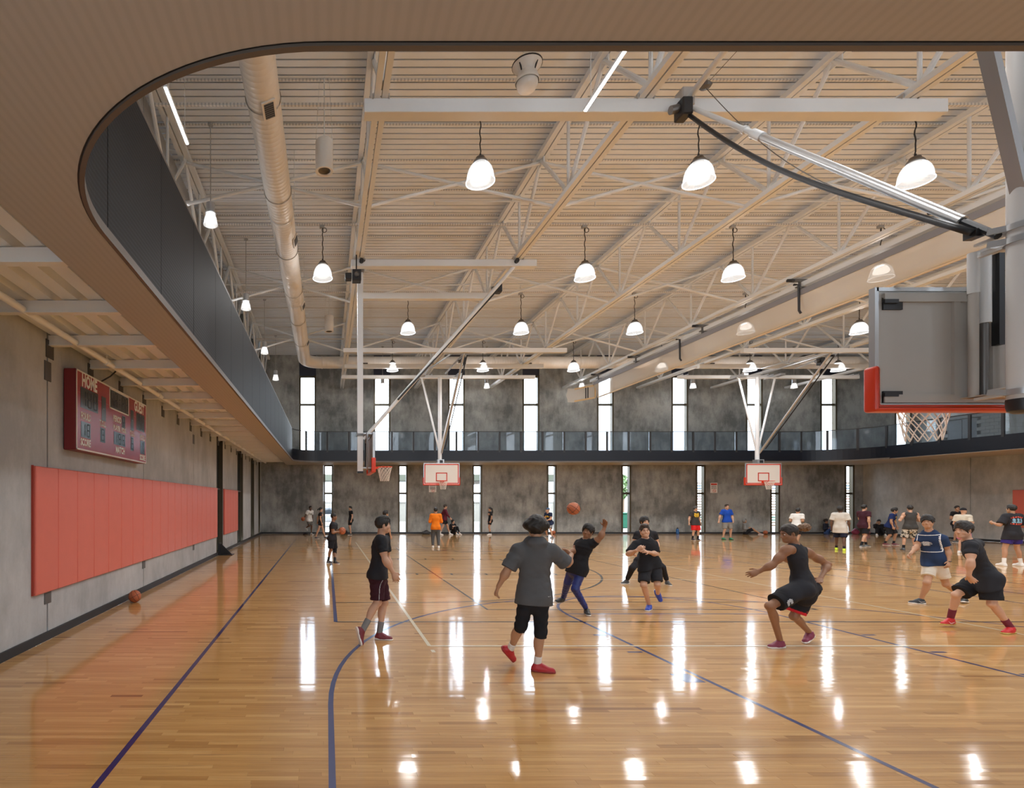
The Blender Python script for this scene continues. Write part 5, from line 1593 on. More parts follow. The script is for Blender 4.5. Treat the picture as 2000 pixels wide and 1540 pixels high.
    Hd.ell(hp(0, 0.10, -0.11), R3, (0.12*s, 0.125*s, 0.10*s), k=0.01, op='cut')
    if st not in ('long',):
        for q in (-1, 1): Hd.ell(hp(q*0.09, 0.0, -0.02), R3, (0.03*s, 0.03*s, 0.042*s), k=0.006, op='cut')
    if st in ('cap', 'beanie'):
        Hd.half(hp(0, 0, 0.035), unit(-hu), k=0.004)
    X, Y, Z = np.meshgrid(*Hd.ax, indexing='ij')
    amp = {'bushy': 0.0045, 'curly': 0.009, 'fringe': 0.006, 'buzz': 0.0, 'cap': 0, 'beanie': 0}.get(st, 0.004)
    fq = 190 if st == 'curly' else 95
    if amp:
        Hd.D += (amp*s*np.sin(X*fq+2*np.sin(Z*41))*np.sin(Y*fq*0.9+1.7*np.sin(X*37))*np.sin(Z*fq*0.7+1)).astype(np.float32)
    if st == 'ponytail':
        tail = J.get('tail'); tail = unit(tail) if tail is not None else unit(-hu*0.9-f*0.4)
        p0 = hp(0, -0.098, 0.050)
        Hd.ell(p0, np.eye(3), (0.030*s,)*3, k=0.012)
        o_ = unit(-f+hu*0.1)
        p1 = p0+o_*0.045*s+tail*0.03*s
        ln_ = hair[2] if len(hair) > 2 else 0.22
        pf_ = hair[4] if len(hair) > 4 else 1.0
        Tl = Field(np.minimum(p0, p1+tail*ln_*s)-0.09*s, np.maximum(p0, p1+tail*ln_*s)+0.09*s, hv)
        Tl.cone(p0, p1, 0.020*s, 0.028*s*pf_, k=0.01); Tl.cone(p1, p1+tail*ln_*0.55*s, 0.030*s*pf_, 0.036*s*pf_, k=0.01); Tl.cone(p1+tail*ln_*0.55*s, p1+tail*ln_*s, 0.036*s*pf_, 0.012*s*pf_, k=0.01)
        TX_, TY_, TZ_ = np.meshgrid(*Tl.ax, indexing='ij')
        Tl.D += (0.006*s*pf_*np.sin(TX_*110+2*np.sin(TZ_*51))*np.sin(TY_*90+1.7*np.sin(TX_*47))*np.sin(TZ_*105+1)).astype(np.float32)
        Tl.surface('ponytail', base, hairm(hair[3] if len(hair) > 3 else hcol), body)
    if st == 'long':
        Hd.cone(hp(0, -0.06, 0.0), hp(0, -0.075, -0.20), 0.075*s, 0.055*s, k=0.03, flat=f, fs=1.6)
    nm = 'cap' if st == 'cap' else ('beanie' if st == 'beanie' else 'hair')
    Hd.surface(nm, base, cloth(hcol) if nm != 'hair' else hairm(hcol), body)
    if st == 'cap':
        b = MB().sphere(hp(0, 0.115, 0.046), 1, 16, 8, (0.06*s, 0.06*s, 0.008*s)); 
        b = MB(); n0 = 12
        for i in range(n0+1):
            a = PI*i/n0
            for r_, zz in ((0.085, 0.052), (0.155, 0.040)):
                b.v.append(tuple(hp(0.068*math.cos(a)*(1.0), 0.045+(r_-0.045)*math.sin(a), zz)))
        for i in range(n0): b.f.append((2*i, 2*i+1, 2*i+3, 2*i+2))
        b.build('cap_brim', cloth(hcol), body)
    if extra and 'beard' in extra:
        Fb = Field(hc-0.2*s, hc+0.2*s, hv)
        Fb.ell(hp(0, 0.030, -0.062), R3, (0.062*s, 0.074*s, 0.058*s), k=0); Fb.ell(hp(0, 0.075, -0.095), R3, (0.034*s, 0.03*s, 0.03*s), k=0.02)
        Fb.half(hp(0, 0.03, -0.045), unit(hu), k=0.006); Fb.ell(hp(0, 0.10, -0.056), R3, (0.02*s, 0.02*s, 0.008*s), k=0.004, op='cut')
        Fb.half(hp(0, 0.0, 0), unit(-f), k=0.006)
        Fb.surface('beard', base, hairm(hcol if nm == 'hair' else H_BLACK), body)
    out = {'body': body, 'base': base, 'fwd': fwd, 'left': left, 'up': up, 'chest': chest, 'pel': pel, 's': s}
    # shirt
    if shirt:
        o = shirt.get('loose', 0.016)
        F = Field(lo, hi, vox*1.3)
        hem = pel-up*shirt.get('hem', 0.10)*s
        torso(F, o, hem=hem, wrk=wr)
        so = shorts.get('loose', 0.018) if shorts else 0.0
        if shirt.get('hem', 0.10) > 0.02:
            g = max(o, so*0.7)+0.006
            F.cone(pel+up*0.10*s, hem-up*0.05*s, (0.142+g)*s, (0.157+g)*s, k=0.04, flat=hf, fs=1.36, wr=wr)
            for q in ('hiL', 'hiR'): F.ell(J[q]-hf*0.045*s-up*0.02*s, np.eye(3), ((0.084+so*0.5+0.010)*s,)*3, k=0.04)
            for q in ('L', 'R'): F.cone(J['hi'+q], J['hi'+q]+(J['kn'+q]-J['hi'+q])*0.45, (0.092+so*0.6+0.010)*s, (0.085+so+0.010)*s, k=0.05)
        F.half(hem, -up, k=0.004)
        sl = shirt.get('sleeve', 0.55)
        for q in ('L', 'R'):
            a, e, w = J['sh'+q], J['el'+q], J['wr'+q]
            if sl > 0:
                if sl <= 1:
                    F.cone(a, a+(e-a)*sl, (0.068+o*0.5)*s, (0.060+o*0.9)*s, k=0.03*s, capb=True, wr=wr)
                else:
                    F.cone(a, e, (0.066+o*0.5)*s, (0.050+o*0.7)*s, k=0.03*s, wr=wr); F.cone(e, e+(w-e)*(sl-1), (0.050+o*0.7)*s, (0.034+o*0.5)*s, k=0.02*s, capb=True, wr=wr)
            else:
                F.cone(a+(a-neck)*0.20-up*0.03*s, a+(a-neck)*0.5+up*0.15*s, 0.072*s, 0.1*s, k=0.01, op='cut')
                if sl < -0.5: F.ell(J['sh'+q]*0.9+chest*0.1-fwd*0.05*s, np.eye(3), (0.085*s,)*3, k=0.01, op='cut')
                F.cone(a, e, 0.062*s, 0.075*s, k=0.008, op='cut')
        if shirt.get('hood'):
            F.cone(neck-fwd*0.075*s+left*0.07*s-up*0.035*s, neck-fwd*0.075*s-left*0.07*s-up*0.035*s, 0.046*s, 0.046*s, k=0.02, wr=0.004)
            F.cone(neck-fwd*0.085*s-up*0.05*s, chest-fwd*0.10*s+up*0.03*s, 0.085*s, 0.03*s, k=0.03, flat=fwd, fs=1.5, wr=0.004)
            F.cone(neck+left*0.075*s-up*0.015*s, neck+fwd*0.08*s-up*0.06*s, 0.034*s, 0.03*s, k=0.02); F.cone(neck-left*0.075*s-up*0.015*s, neck+fwd*0.08*s-up*0.06*s, 0.034*s, 0.03*s, k=0.02)
        F.cone(neck+up*0.0*s+fwd*0.005*s, neck+up*0.12*s+fwd*0.02*s, 0.064*s, 0.085*s, k=0.006, op='cut')
        if shirt.get('hoodup'):
            F.ell(hp(0, -0.02, 0.02), R3, (0.112*s, 0.13*s, 0.135*s), k=0.03); F.ell(hp(0, 0.12, -0.01), R3, (0.068*s, 0.11*s, 0.085*s), k=0.01, op='cut')
        out['shirt'] = F
        out['shirt_o'] = F.surface('shirt', base, cloth(shirt['col']), body)
        if extra and 'waistband' in extra:
            pass
    if shorts:
        F = Field(lo, hi, vox*1.3)
        o = shorts.get('loose', 0.018)
        F.cone(pel+up*0.10*s, pel-up*0.05*s, (0.136+o*0.35)*s, (0.154+o*0.8)*s, k=0.03, flat=hf, fs=1.38, capa=True)
        for q in ('hiL', 'hiR'): F.ell(J[q]-hf*0.045*s-up*0.02*s, np.eye(3), ((0.084+o*0.5)*s,)*3, k=0.04)
        ln_ = shorts.get('len', 0.8)
        for q in ('L', 'R'):
            h, kn, an = J['hi'+q], J['kn'+q], J['an'+q]
            if ln_ <= 1:
                F.cone(h, h+(kn-h)*ln_, (0.092+o*0.6)*s, (0.094-0.034*ln_+o*1.25)*s, k=0.03*s, capb=True, wr=wr)
            else:
                F.cone(h, kn, (0.090+o*0.6)*s, (0.059+o)*s, k=0.03*s, wr=wr)
                F.cone(kn, kn+(an-kn)*(ln_-1), (0.059+o)*s, (0.061-0.024*(ln_-1)+o*0.7)*s, k=0.02*s, capb=True, wr=wr)
        out['shorts'] = F
        out['shorts_o'] = F.surface(shorts.get('name', 'shorts'), base, shorts.get('mat') or cloth(shorts['col']), body)
    # socks and shoes
    for q in ('L', 'R'):
        kn, an, to = J['kn'+q], J['an'+q], J['to'+q]
        shd = unit(an-kn)
        if socks:
            Fs = Field(np.minimum(an, an-shd*0.3*s)-0.08, np.maximum(an, an-shd*0.3*s)+0.08, min(vox, 0.007) if vox < 0.009 else vox)
            Fs.cone(an-shd*socks[1]*s, an+shd*0.03, (0.038+0.05*socks[1])*s, 0.041*s, k=0, capa=True)
            Fs.surface('sock', base, cloth(socks[0]), body)
        if an[2] < 0.16 and abs(to[2]-0.03) < 0.06 and not J.get('tilt'+q):
            fd = to-an; fd[2] = 0; fd = unit(fd); u_ = V(0, 0, 1); z0 = an[2]-0.0; drop = an[2]
            drop = min(max(drop, 0.055), 0.12)
        else:
            v_ = unit(to-an); u0 = -shd-v_*((-shd)@v_); u0 = unit(u0); fd = unit(v_*math.cos(0.38)+u0*math.sin(0.38)); u_ = unit(u0-fd*(u0@fd)); drop = 0.085*s
        sd = np.cross(fd, u_)
        def fp(x, y, z): return an+fd*x*s+sd*y*s+u_*z*s
        d_ = drop/s
        hv2 = min(vox, 0.0072) if vox < 0.009 else vox*0.9
        Fs = Field(an-0.27*s, an+0.27*s, hv2)
        Fs.cone(fp(-0.028, 0, -d_+0.035), fp(0.06, 0, -d_+0.040), 0.041*s, 0.044*s, k=0)
        Fs.cone(fp(0.03, 0, -d_+0.034), fp(0.155, 0, -d_+0.024), 0.046*s, 0.040*s, k=0.02, flat=u_, fs=1.15)
        Fs.cone(fp(-0.005, 0, -d_+0.095), fp(0.0, 0, -d_+0.05), 0.044*s, 0.046*s, k=0.02, capa=True)
        Fs.cone(fp(0.01, 0, -d_+0.08), fp(0.09, 0, -d_+0.035), 0.036*s, 0.036*s, k=0.02)
        Fs.half(fp(0, 0, -d_+0.004), -u_)
        sh_ = Fs.surface('shoe', base, shoes['mat'] if isinstance(shoes, dict) else M('shoe_%.2f_%.2f_%.2f' % tuple(shoes), tuple(shoes), 0.5, noise=(40, 0.15)), body)
        out['shoe'+q] = (Fs, sh_, fp, d_)
        Fo = Field(an-0.27*s, an+0.27*s, hv2)
        Fo.cone(fp(-0.028, 0, -d_+0.012), fp(0.05, 0, -d_+0.012), 0.045*s, 0.042*s, k=0); Fo.cone(fp(0.05, 0, -d_+0.012), fp(0.155, 0, -d_+0.012), 0.043*s, 0.044*s, k=0.01)
        Fo.half(fp(0, 0, -d_), -u_); Fo.half(fp(0, 0, -d_+0.026), u_)
        Fo.surface('sole', base, M('sole_%.2f_%.2f_%.2f' % tuple(sole), tuple(sole), 0.6) if sole else m_shoesole, sh_)
        if vox < 0.009:
            lb = MB()
            for i in range(5):
                x = 0.035+0.018*i; zc = -d_+0.088-0.011*i
                lb.tube([fp(x, -0.022, zc-0.006), fp(x, 0, zc+0.004), fp(x, 0.022, zc-0.006)], 0.003, 5)
            lb.build('laces', m_shoesole, sh_)
    return out

def decal(out, key, name, mat, c, u, v, n, half, mask, cell=0.006, lift=0.003, par=None):
    """print laid on a garment: cells of a small grid where mask(a, b) is true, dropped onto the cloth along -n"""
    F = out[key] if not isinstance(out[key], tuple) else out[key][0]
    par = par or out.get(key+'_o') or out[key][1]
    u, v, n = unit(u), unit(v), unit(n)
    na, nb = int(half[0]/cell), int(half[1]/cell)
    vid = {}; vs = []; fs = []
    def vert(i, j):
        if (i, j) in vid: return vid[(i, j)]
        p = np.array(c)+u*i*cell+v*j*cell
        T = np.arange(0.24, -0.24, -0.0015)
        Q = p[None, :]+n[None, :]*T[:, None]
        hit = np.argmax(F.at(Q) < 0.0)
        if F.at(Q[hit]) >= 0: vid[(i, j)] = None; return None
        vs.append(tuple(Q[hit]+n*(lift+F.h*0.5))); vid[(i, j)] = len(vs)-1
        return vid[(i, j)]
    for i in range(-na, na):
        for j in range(-nb, nb):
            if mask((i+0.5)*cell, (j+0.5)*cell):
                q = [vert(i, j), vert(i+1, j), vert(i+1, j+1), vert(i, j+1)]
                if None not in q: fs.append(tuple(q))
    if not fs: return None
    b = MB(); b.v = vs; b.f = fs
    return b.build(name, mat, par, smooth=True)

# ---------------- poses read off the photograph: joints as (pixel x, pixel y, depth offset)
def posed(d, J):
    R = {}
    for k, v in J.items():
        if k in ('hf', 'hu', 'tail', 'pnL', 'pnR'): R[k] = np.array(v, float)
        elif k.startswith('tilt'): R[k] = np.array(1.0)
        else:
            px, py, dy = v
            if dy == 'f': Y = (CAMZ-0.085)*FPX/(py-VY)
            elif dy == 't': Y = (CAMZ-0.035)*FPX/(py-VY)
            else: Y = d+dy
            R[k] = px3(px, py, Y)
    return R
def ik(h, a, l1, l2, bend):
    d = a-h; L = min(np.linalg.norm(d), (l1+l2)*0.999); d = unit(d)
    x = (l1*l1-l2*l2+L*L)/(2*L); y = math.sqrt(max(l1*l1-x*x, 0))
    b = np.array(bend, float); b = unit(b-d*(b@d))
    return h+d*x+b*y
def stance(px, Y, H, face, lean=0.0, drop=0.0, legs=((0.02, 0.0, 0.085), (0.02, 0.0, 0.085)), arms=('down', 'down'), look=None, side=0.0, tiltup=0.0, feet=None):
    """generic standing figure; face in degrees (0 away from the viewpoint, 90 right, 180 toward). legs: (out, forward, ankle height) of left and right"""
    s = H/1.75
    a = math.radians(face); f = V(math.sin(a), math.cos(a), 0); l = V(-f[1], f[0], 0); z = V(0, 0, 1)
    o = V((px-VX)/FPX*Y, Y, 0)
    hz = (0.915-drop)*s
    R = {}
    pel = o+z*hz
    la = math.radians(lean)
    tu = unit(z*math.cos(la)+f*math.sin(la)+l*side); tf = unit(f*math.cos(la)-z*math.sin(la))
    R['hiL'] = pel+l*0.088*s; R['hiR'] = pel-l*0.088*s
    R['neck'] = pel+tu*0.545*s
    sc = pel+tu*0.495*s
    R['shL'] = sc+l*0.175*s; R['shR'] = sc-l*0.175*s
    hd = f if look is None else V(math.sin(math.radians(look)), math.cos(math.radians(look)), 0)
    hup = unit(tu*0.5+z)
    R['head'] = R['neck']+hup*0.165*s+tf*0.025*s
    R['hf'] = unit(hd+z*tiltup); R['hu'] = unit(hup-hd*tiltup*0.8)
    for q, sg, lg in (('L', 1, legs[0]), ('R', -1, legs[1])):
        an = o+l*sg*(0.088+lg[0])*s+f*lg[1]*s+z*lg[2]*s
        R['an'+q] = an
        ff = f if feet is None else (lambda aa: V(math.sin(aa), math.cos(aa), 0))(math.radians(face+feet[0 if q == 'L' else 1]))
        R['kn'+q] = ik(R['hi'+q], an, 0.425*s, 0.42*s, f+z*0.5+l*sg*0.12)
        if lg[2] > 0.13: R['to'+q] = an+unit(f*0.6-z*0.8)*0.2*s
        else: R['to'+q] = an+ff*0.17*s-z*(an[2]-0.03)
    for q, sg, am in (('L', 1, arms[0]), ('R', -1, arms[1])):
        if am == 'down': am = ((0.07, -0.03, -0.27), (0.015, 0.07, -0.24))
        elif am == 'bent': am = ((0.06, -0.04, -0.27), (-0.06, 0.21, 0.04))
        elif am == 'front': am = ((0.03, 0.05, -0.27), (-0.12, 0.21, -0.02))
        elif am == 'swing_f': am = ((0.06, 0.10, -0.25), (0.0, 0.15, -0.18))
        elif am == 'swing_b': am = ((0.06, -0.13, -0.24), (0.0, -0.02, -0.25))
        e = R['sh'+q]+(l*sg*am[0][0]+tf*am[0][1]+tu*am[0][2])*s
        w = e+(l*sg*am[1][0]+tf*am[1][1]+tu*am[1][2])*s
        R['el'+q] = e; R['wr'+q] = w; R['ha'+q] = w+unit(w-e)*0.1*s
    return R
def seated(px, Y, H, face, legs=((0.05, 0.62, 0.085), (0.05, 0.62, 0.085)), arms=('front', 'front'), lean=-6, look=None):
    return stance(px, Y, H, face, lean=lean, drop=0.80, legs=legs, arms=arms, look=look)
# ------------------------------------------------------------------ the players near the viewpoint
BLK = (0.014, 0.014, 0.017); BLK2 = (0.022, 0.023, 0.028); CHAR = (0.095, 0.098, 0.104); NAVY = (0.014, 0.024, 0.060); MAR = (0.045, 0.012, 0.020)
WHT = (0.72, 0.71, 0.68); CRM = (0.62, 0.56, 0.47); GRY = (0.22, 0.22, 0.22)
m_pw = M('print_white', (0.72, 0.72, 0.72), 0.7); m_py = M('print_yellow', (0.72, 0.45, 0.03), 0.7); m_pr = M('print_red', (0.58, 0.07, 0.04), 0.7); m_pb = M('print_blue', (0.20, 0.38, 0.50), 0.7); m_pg = M('print_grey', (0.45, 0.47, 0.5), 0.7)
def swoosh(a, b):
    # curved tick, a along the shoe (heel to toe), b up
    if not -0.06 < a < 0.06: return False
    t = (a+0.06)/0.12
    lo = -0.018+0.030*t*t*0+0.034*(1-t)**2*0.9-0.004
    lo = 0.022-0.075*t*(1.15-t) if t < 0.62 else -0.0029-(0.62-t)*-0.0
    base = 0.024*(t**1.6)-0.016+0.05*max(0, 0.28-t)**1.3*3
    th = 0.013*math.sin(PI*min(1, t*1.02))**0.8*(1.2-t)
    return base-th < b < base
def hem_band(out, J, s, col, l0, l1, o):
    pass

# 1 man with black tee, maroon shorts
J = posed(7.82, dict(head=(747.5, 1026, 0), neck=(743.5, 1048, 0), shL=(751, 1056, .17), shR=(744, 1057, -.17), elL=(757, 1092, .2), wrL=(767, 1118, .15), haL=(772, 1130, .13),
    elR=(752, 1094, -.24), wrR=(767, 1118, -.22), haR=(774, 1131, -.22), hiL=(740, 1121, .09), hiR=(737, 1122, -.09), knL=(750, 1177, .10), anL=(741, 1238, 'f'), toL=(764, 1247, 't'),
    knR=(737, 1177, -.12), anR=(708, 1232, -.24), toR=(705, 1262, -.28), hf=(1, .22, .04), tiltR=1))
p = person('man in black tee and maroon shorts with wavy dark hair, jogging right', J, 1.78, S_LIGHT, ('short', H_BLACK), dict(col=BLK2, hem=.06, sleeve=.62, loose=.02), dict(col=MAR, len=.92, loose=.028), (0.17, 0.018, 0.028), socks=((0.20, 0.20, 0.20), 0.17), vox=0.0072, hand_curl=0.5, wr=.005)
F = p['shorts']
hipc = (J['hiR']+J['knR'])/2
decal(p, 'shorts', 'piping', m_pg, hipc+V(0.02, 0, 0), (1, 0, 0), (0, 0, 1), (0, -1, 0), (0.16, 0.3), lambda a, b: abs(a-(0.0+0.10*max(0, (b+0.02)/0.2)**2.2 if b > -0.02 else -0.0+0.06*(b+0.02)))-0.0045 < 0 and -0.21 < b < 0.2, cell=0.005)

# 2 man in hoodie seen from behind
J = posed(6.35, dict(head=(1046.5, 1031, 0), neck=(1046, 1054, 0), shL=(1013, 1076, .02), shR=(1077, 1077, -.03), elL=(991, 1114, .02), wrL=(973.5, 1146, .08), haL=(968.5, 1160, .12),
    elR=(1108, 1102, 0.0), wrR=(1116, 1084, .20), haR=(1106, 1079, .30), hiL=(1030, 1164, .02), hiR=(1056, 1164, -.02), knR=(1056, 1237, -.02), anR=(1049.5, 1298, 'f'), toR=(1076, 1309, 't'),
    knL=(1017, 1224, .02), anL=(997, 1268, .25), toL=(1003, 1289, .33), hf=(.12, 1, -.03), tiltL=1))
p = person('man in charcoal hooded tee, black tights and red shoes, seen from behind', J, 1.77, S_TAN, ('bushy', H_BLACK), dict(col=CHAR, hem=.10, sleeve=.92, loose=.034, hood=True), dict(col=BLK, len=1.14, loose=.010, name='tights'), (0.46, 0.02, 0.03), sole=(0.30, 0.03, 0.03), socks=(WHT, 0.10), vox=0.0072, wr=0.006)
decal(p, 'shirt', 'hem_logo', m_pw, px3(1066, 1162, 6.3), (1, 0, 0), (0, 0, 1), (0, -1, 0), (0.03, 0.02), lambda a, b: swoosh(a*2.6, b*2.6), cell=0.004)

# 3 shooter
J = posed(9.65, dict(head=(1148.5, 1039, 0), neck=(1145, 1053, 0), shL=(1157, 1063, -.10), shR=(1131, 1062, .14), elL=(1173, 1050, -.2), wrL=(1181, 1030, -.2), haL=(1182, 1021, -.24),
    elR=(1122, 1076, .08), wrR=(1109, 1081, -.05), haR=(1099, 1080, -.1), hiL=(1136, 1111, -.06), hiR=(1119, 1109, .09), knL=(1123, 1151, -.1), anL=(1146, 1191, 'f'), toL=(1147.5, 1198, 't'),
    knR=(1109, 1138, .18), anR=(1100, 1169, .5), toR=(1084, 1177, .42), hf=(-.75, -.62, .28), tiltR=1, pnL=(-.6, -.6, .3)))
p = person('player in black tee and shiny blue tights, one hand raised toward the flying ball', J, 1.72, S_BROWN, ('curly', H_BLACK), dict(col=BLK, hem=.12, sleeve=.5, loose=.012), dict(col=(0.014, 0.028, 0.16), len=1.93, loose=.008, name='tights', mat=M('cloth_shiny_blue', (0.014, 0.03, 0.17), 0.4, noise=(6, .2))), (0.03, 0.03, 0.03), vox=0.0082, hand_curl=0.25, wr=.005)

# 4 runner facing the viewer
J = posed(9.95, dict(head=(1259, 1037.5, 0), neck=(1260, 1052, 0), shR=(1243, 1064, .0), shL=(1276, 1064, .04), elR=(1227, 1083, -.06), wrR=(1243, 1076, -.26), haR=(1253, 1069, -.32), elL=(1282, 1083, -.04), wrL=(1265, 1079, -.24), haL=(1254, 1074, -.31),
    hiR=(1261, 1100, 0), hiL=(1278, 1100, .02), knR=(1257, 1143, -.16), anR=(1268, 1183, 'f'), toR=(1262, 1192, 't'), knL=(1284, 1142, -.12), anL=(1285, 1160, .25), toL=(1291, 1176, .32), hf=(-.3, -1, .05), tiltL=1))
person('player in black tee, black shorts and blue shoes running toward the viewer', J, 1.72, S_LIGHT, ('short', H_BROWN), dict(col=BLK, hem=.10, sleeve=.85, loose=.018), dict(col=BLK2, len=.88, loose=.028), (0.02, 0.06, 0.42), vox=0.0082)

# 5 defender behind the runner
J = posed(13.1, dict(head=(1259, 1020.5, 0), neck=(1260.5, 1034, 0), shR=(1245, 1044, 0), shL=(1277, 1044, 0), elR=(1239, 1062, 0), wrR=(1236, 1077, -.16), haR=(1238, 1084, -.22), elL=(1283, 1061, 0), wrL=(1285, 1076, -.12), haL=(1284, 1084, -.16),
    hiR=(1256, 1087, 0), hiL=(1271, 1087, 0), knR=(1235, 1110, -.16), anR=(1224, 1134, 'f'), toR=(1215, 1139, 't'), knL=(1294, 1109, -.16), anL=(1303, 1136, 'f'), toL=(1309, 1142, 't'), hf=(0, -1, .0)))
person('defender in black tee and black pants, legs spread, half hidden behind the runner', J, 1.74, S_LIGHT, ('curly', H_BLACK), dict(col=BLK, hem=.1, sleeve=.6, loose=.018), dict(col=BLK, len=1.9, loose=.014, name='pants'), (0.05, 0.05, 0.05), vox=0.009)

# 6 woman lunging left
J = posed(7.42, dict(head=(1541, 1043, 0), neck=(1551, 1063, 0), shL=(1537, 1074, -.10), shR=(1575, 1079, .13), elL=(1509, 1104, -.06), wrL=(1484, 1116, .02), haL=(1470, 1121, .04), elR=(1617, 1103, .2), wrR=(1603, 1129, .04), haR=(1597, 1140, -.02),
    hiL=(1563, 1152, -.08), hiR=(1576, 1149, .08), knL=(1504, 1184, -.14), anL=(1524, 1253.5, 'f'), toL=(1503, 1262, 't'), knR=(1551, 1204, .12), anR=(1581, 1236, .28), toR=(1571, 1257, .2), hf=(-1, .12, -.02), hu=(-.22, .05, 1), tail=(1, .1, .02), tiltR=1, pnL=(.2, .9, -.3)))
p = person('woman in black tank top and loose black shorts with ponytail, lunging left', J, 1.76, S_BROWN, ('ponytail', (0.022, 0.014, 0.010), 0.13, (0.16, 0.085, 0.04), 1.5), dict(col=BLK2, hem=.06, sleeve=-1, loose=.010), dict(col=BLK, len=.80, loose=.042), (0.22, 0.03, 0.07), vox=0.0072, female=True, hand_curl=0.4)
for q in 'LR':
    F2 = Field(J['kn'+q]-.22, J['kn'+q]+.22, 0.007)
    h_, k_ = J['hi'+q], J['kn'+q]
    if q == 'R':
        F2.cone(h_+(k_-h_)*0.70, h_+(k_-h_)*0.88, 0.118, 0.116, k=0, capa=True, capb=True); F2.surface('hem_band', p['base'], cloth((0.55, 0.02, 0.03)), p['shorts_o'])
decal(p, 'shorts', 'shorts_logo', m_pg, J['hiL']*0.40+J['knL']*0.60+V(0, 0, -0.02), (.86, 0, .5), (-.5, 0, .86), (0, -1, 0), (0.05, 0.05), lambda a, b: (abs(a) < .045 and abs(b) < .04 and (abs(a) > .008 or b > 0) and not (abs(a*1.0) > .03 and b > .028)), cell=0.005)
Fs, so, fp, d_ = p['shoeL']
decal(p, 'shoeL', 'shoe_panel', M('shoe_blue', (0.03, 0.07, 0.30), .5), fp(0.03, 0.0, -d_+0.055), (-1, 0, 0), (0, 0, 1), (0, -1, 0), (0.1, 0.05), lambda a, b: b < 0.010-0.35*(a-0.02) and b > -0.02 and a > 0.035 or (a < -0.02 and b > -.01), cell=0.005, par=so)

# 7 player in navy tee walking left
J = posed(10.6, dict(head=(1811.5, 1020, 0), neck=(1815, 1037.5, 0), shR=(1801, 1050, .13), shL=(1840, 1053, -.12), elR=(1792, 1067, .12), wrR=(1779, 1082, .0), haR=(1772, 1091, -.04), elL=(1851, 1076, -.14), wrL=(1853, 1097, -.2), haL=(1852, 1108, -.24),
    hiR=(1817, 1093, .08), hiL=(1831, 1093, -.06), knR=(1811, 1139, -.10), anR=(1799, 1171.5, 'f'), toR=(1772, 1175.5, 't'), knL=(1848, 1142, -.06), anL=(1883, 1169, .1), toL=(1869, 1182, -.06), hf=(-.82, -.57, -.02), tiltL=1))
p = person('player in navy tee with white framed print and cream shorts, walking left', J, 1.76, S_TAN, ('fringe', H_BLACK), dict(col=(0.018, 0.035, 0.085), hem=.10, sleeve=.62, loose=.022), dict(col=CRM, len=.74, loose=.024), (0.02, 0.025, 0.03), vox=0.007)
cc = p['chest']-p['up']*0.06+p['fwd']*0.02
decal(p, 'shirt', 'shirt_print', m_pw, cc, p['left'], p['up'], p['fwd'], (0.19, 0.19), lambda a, b: (abs(abs(a)-0.155) < .006 and abs(b) < .165) or (abs(abs(b)-0.16) < .006 and abs(a) < .16) or (.135 < a < .152 and abs(b) < .13 and int((b+1)*60) % 2), cell=0.006)
decal(p, 'shirt', 'shirt_print', m_pg, cc-p['left']*0.03, p['left'], p['up'], p['fwd'], (0.12, 0.09), lambda a, b: (a/.085)**2+(b/.045)**2 < 1 and (int((b+1)*70) % 2 or abs(a) < .05), cell=0.006)
Fs, so, fp, d_ = p['shoeR']
decal(p, 'shoeR', 'shoe_logo', m_pw, fp(0.02, 0, -d_+0.055), (1, 0, 0), (0, 0, 1), (0, -1, 0), (0.08, 0.04), swoosh, cell=0.004, par=so)
MB().tube([J['wrL']+V(0.034*math.cos(a), 0.034*math.sin(a), 0) for a in [2*PI*i/16 for i in range(16)]], 0.008, 6, closed=True).build('wristband', m_black, p['body'], smooth=True)

# 8 player in black tee, red shoes
J = posed(8.4, dict(head=(1882, 1036, 0), neck=(1889, 1055, 0), shL=(1896, 1068, -.16), shR=(1907, 1063, .17), elL=(1896, 1098, -.24), wrL=(1892, 1125, -.2), haL=(1902, 1138, -.2), elR=(1901, 1095, .22), wrR=(1905, 1120, .25), haR=(1906, 1132, .25),
    hiL=(1931, 1131, -.09), hiR=(1926, 1129, .09), knL=(1938, 1180, -.14), anL=(1974, 1226.5, 'f'), toL=(1950, 1236, 't'), knR=(1868, 1162, .14), anR=(1857, 1206, .28), toR=(1832, 1216, .22), hf=(-1, -.08, -.06), hu=(-.12, 0, 1)))
p = person('player in black tee, black shorts and bright red shoes, striding left', J, 1.78, S_LIGHT, ('fringe', (0.018, 0.013, 0.010)), dict(col=BLK2, hem=.08, sleeve=.55, loose=.016), dict(col=BLK, len=.86, loose=.046), (0.58, 0.018, 0.022), sole=(0.55, 0.42, 0.12), socks=((0.17, 0.03, 0.05), 0.15), vox=0.0072, hand_curl=0.35, wr=.005)
Fs, so, fp, d_ = p['shoeL']
decal(p, 'shoeL', 'shoe_logo', m_pw, fp(0.045, 0, -d_+0.052), (1, 0, 0), (0, 0, 1), (0, -1, 0), (0.08, 0.04), swoosh, cell=0.004, par=so)
Fs, so, fp, d_ = p['shoeR']
decal(p, 'shoeR', 'shoe_logo', m_pw, fp(0.045, 0, -d_+0.050), (1, 0, 0), (0, 0, 1), (0, -1, 0), (0.08, 0.04), swoosh, cell=0.004, par=so)

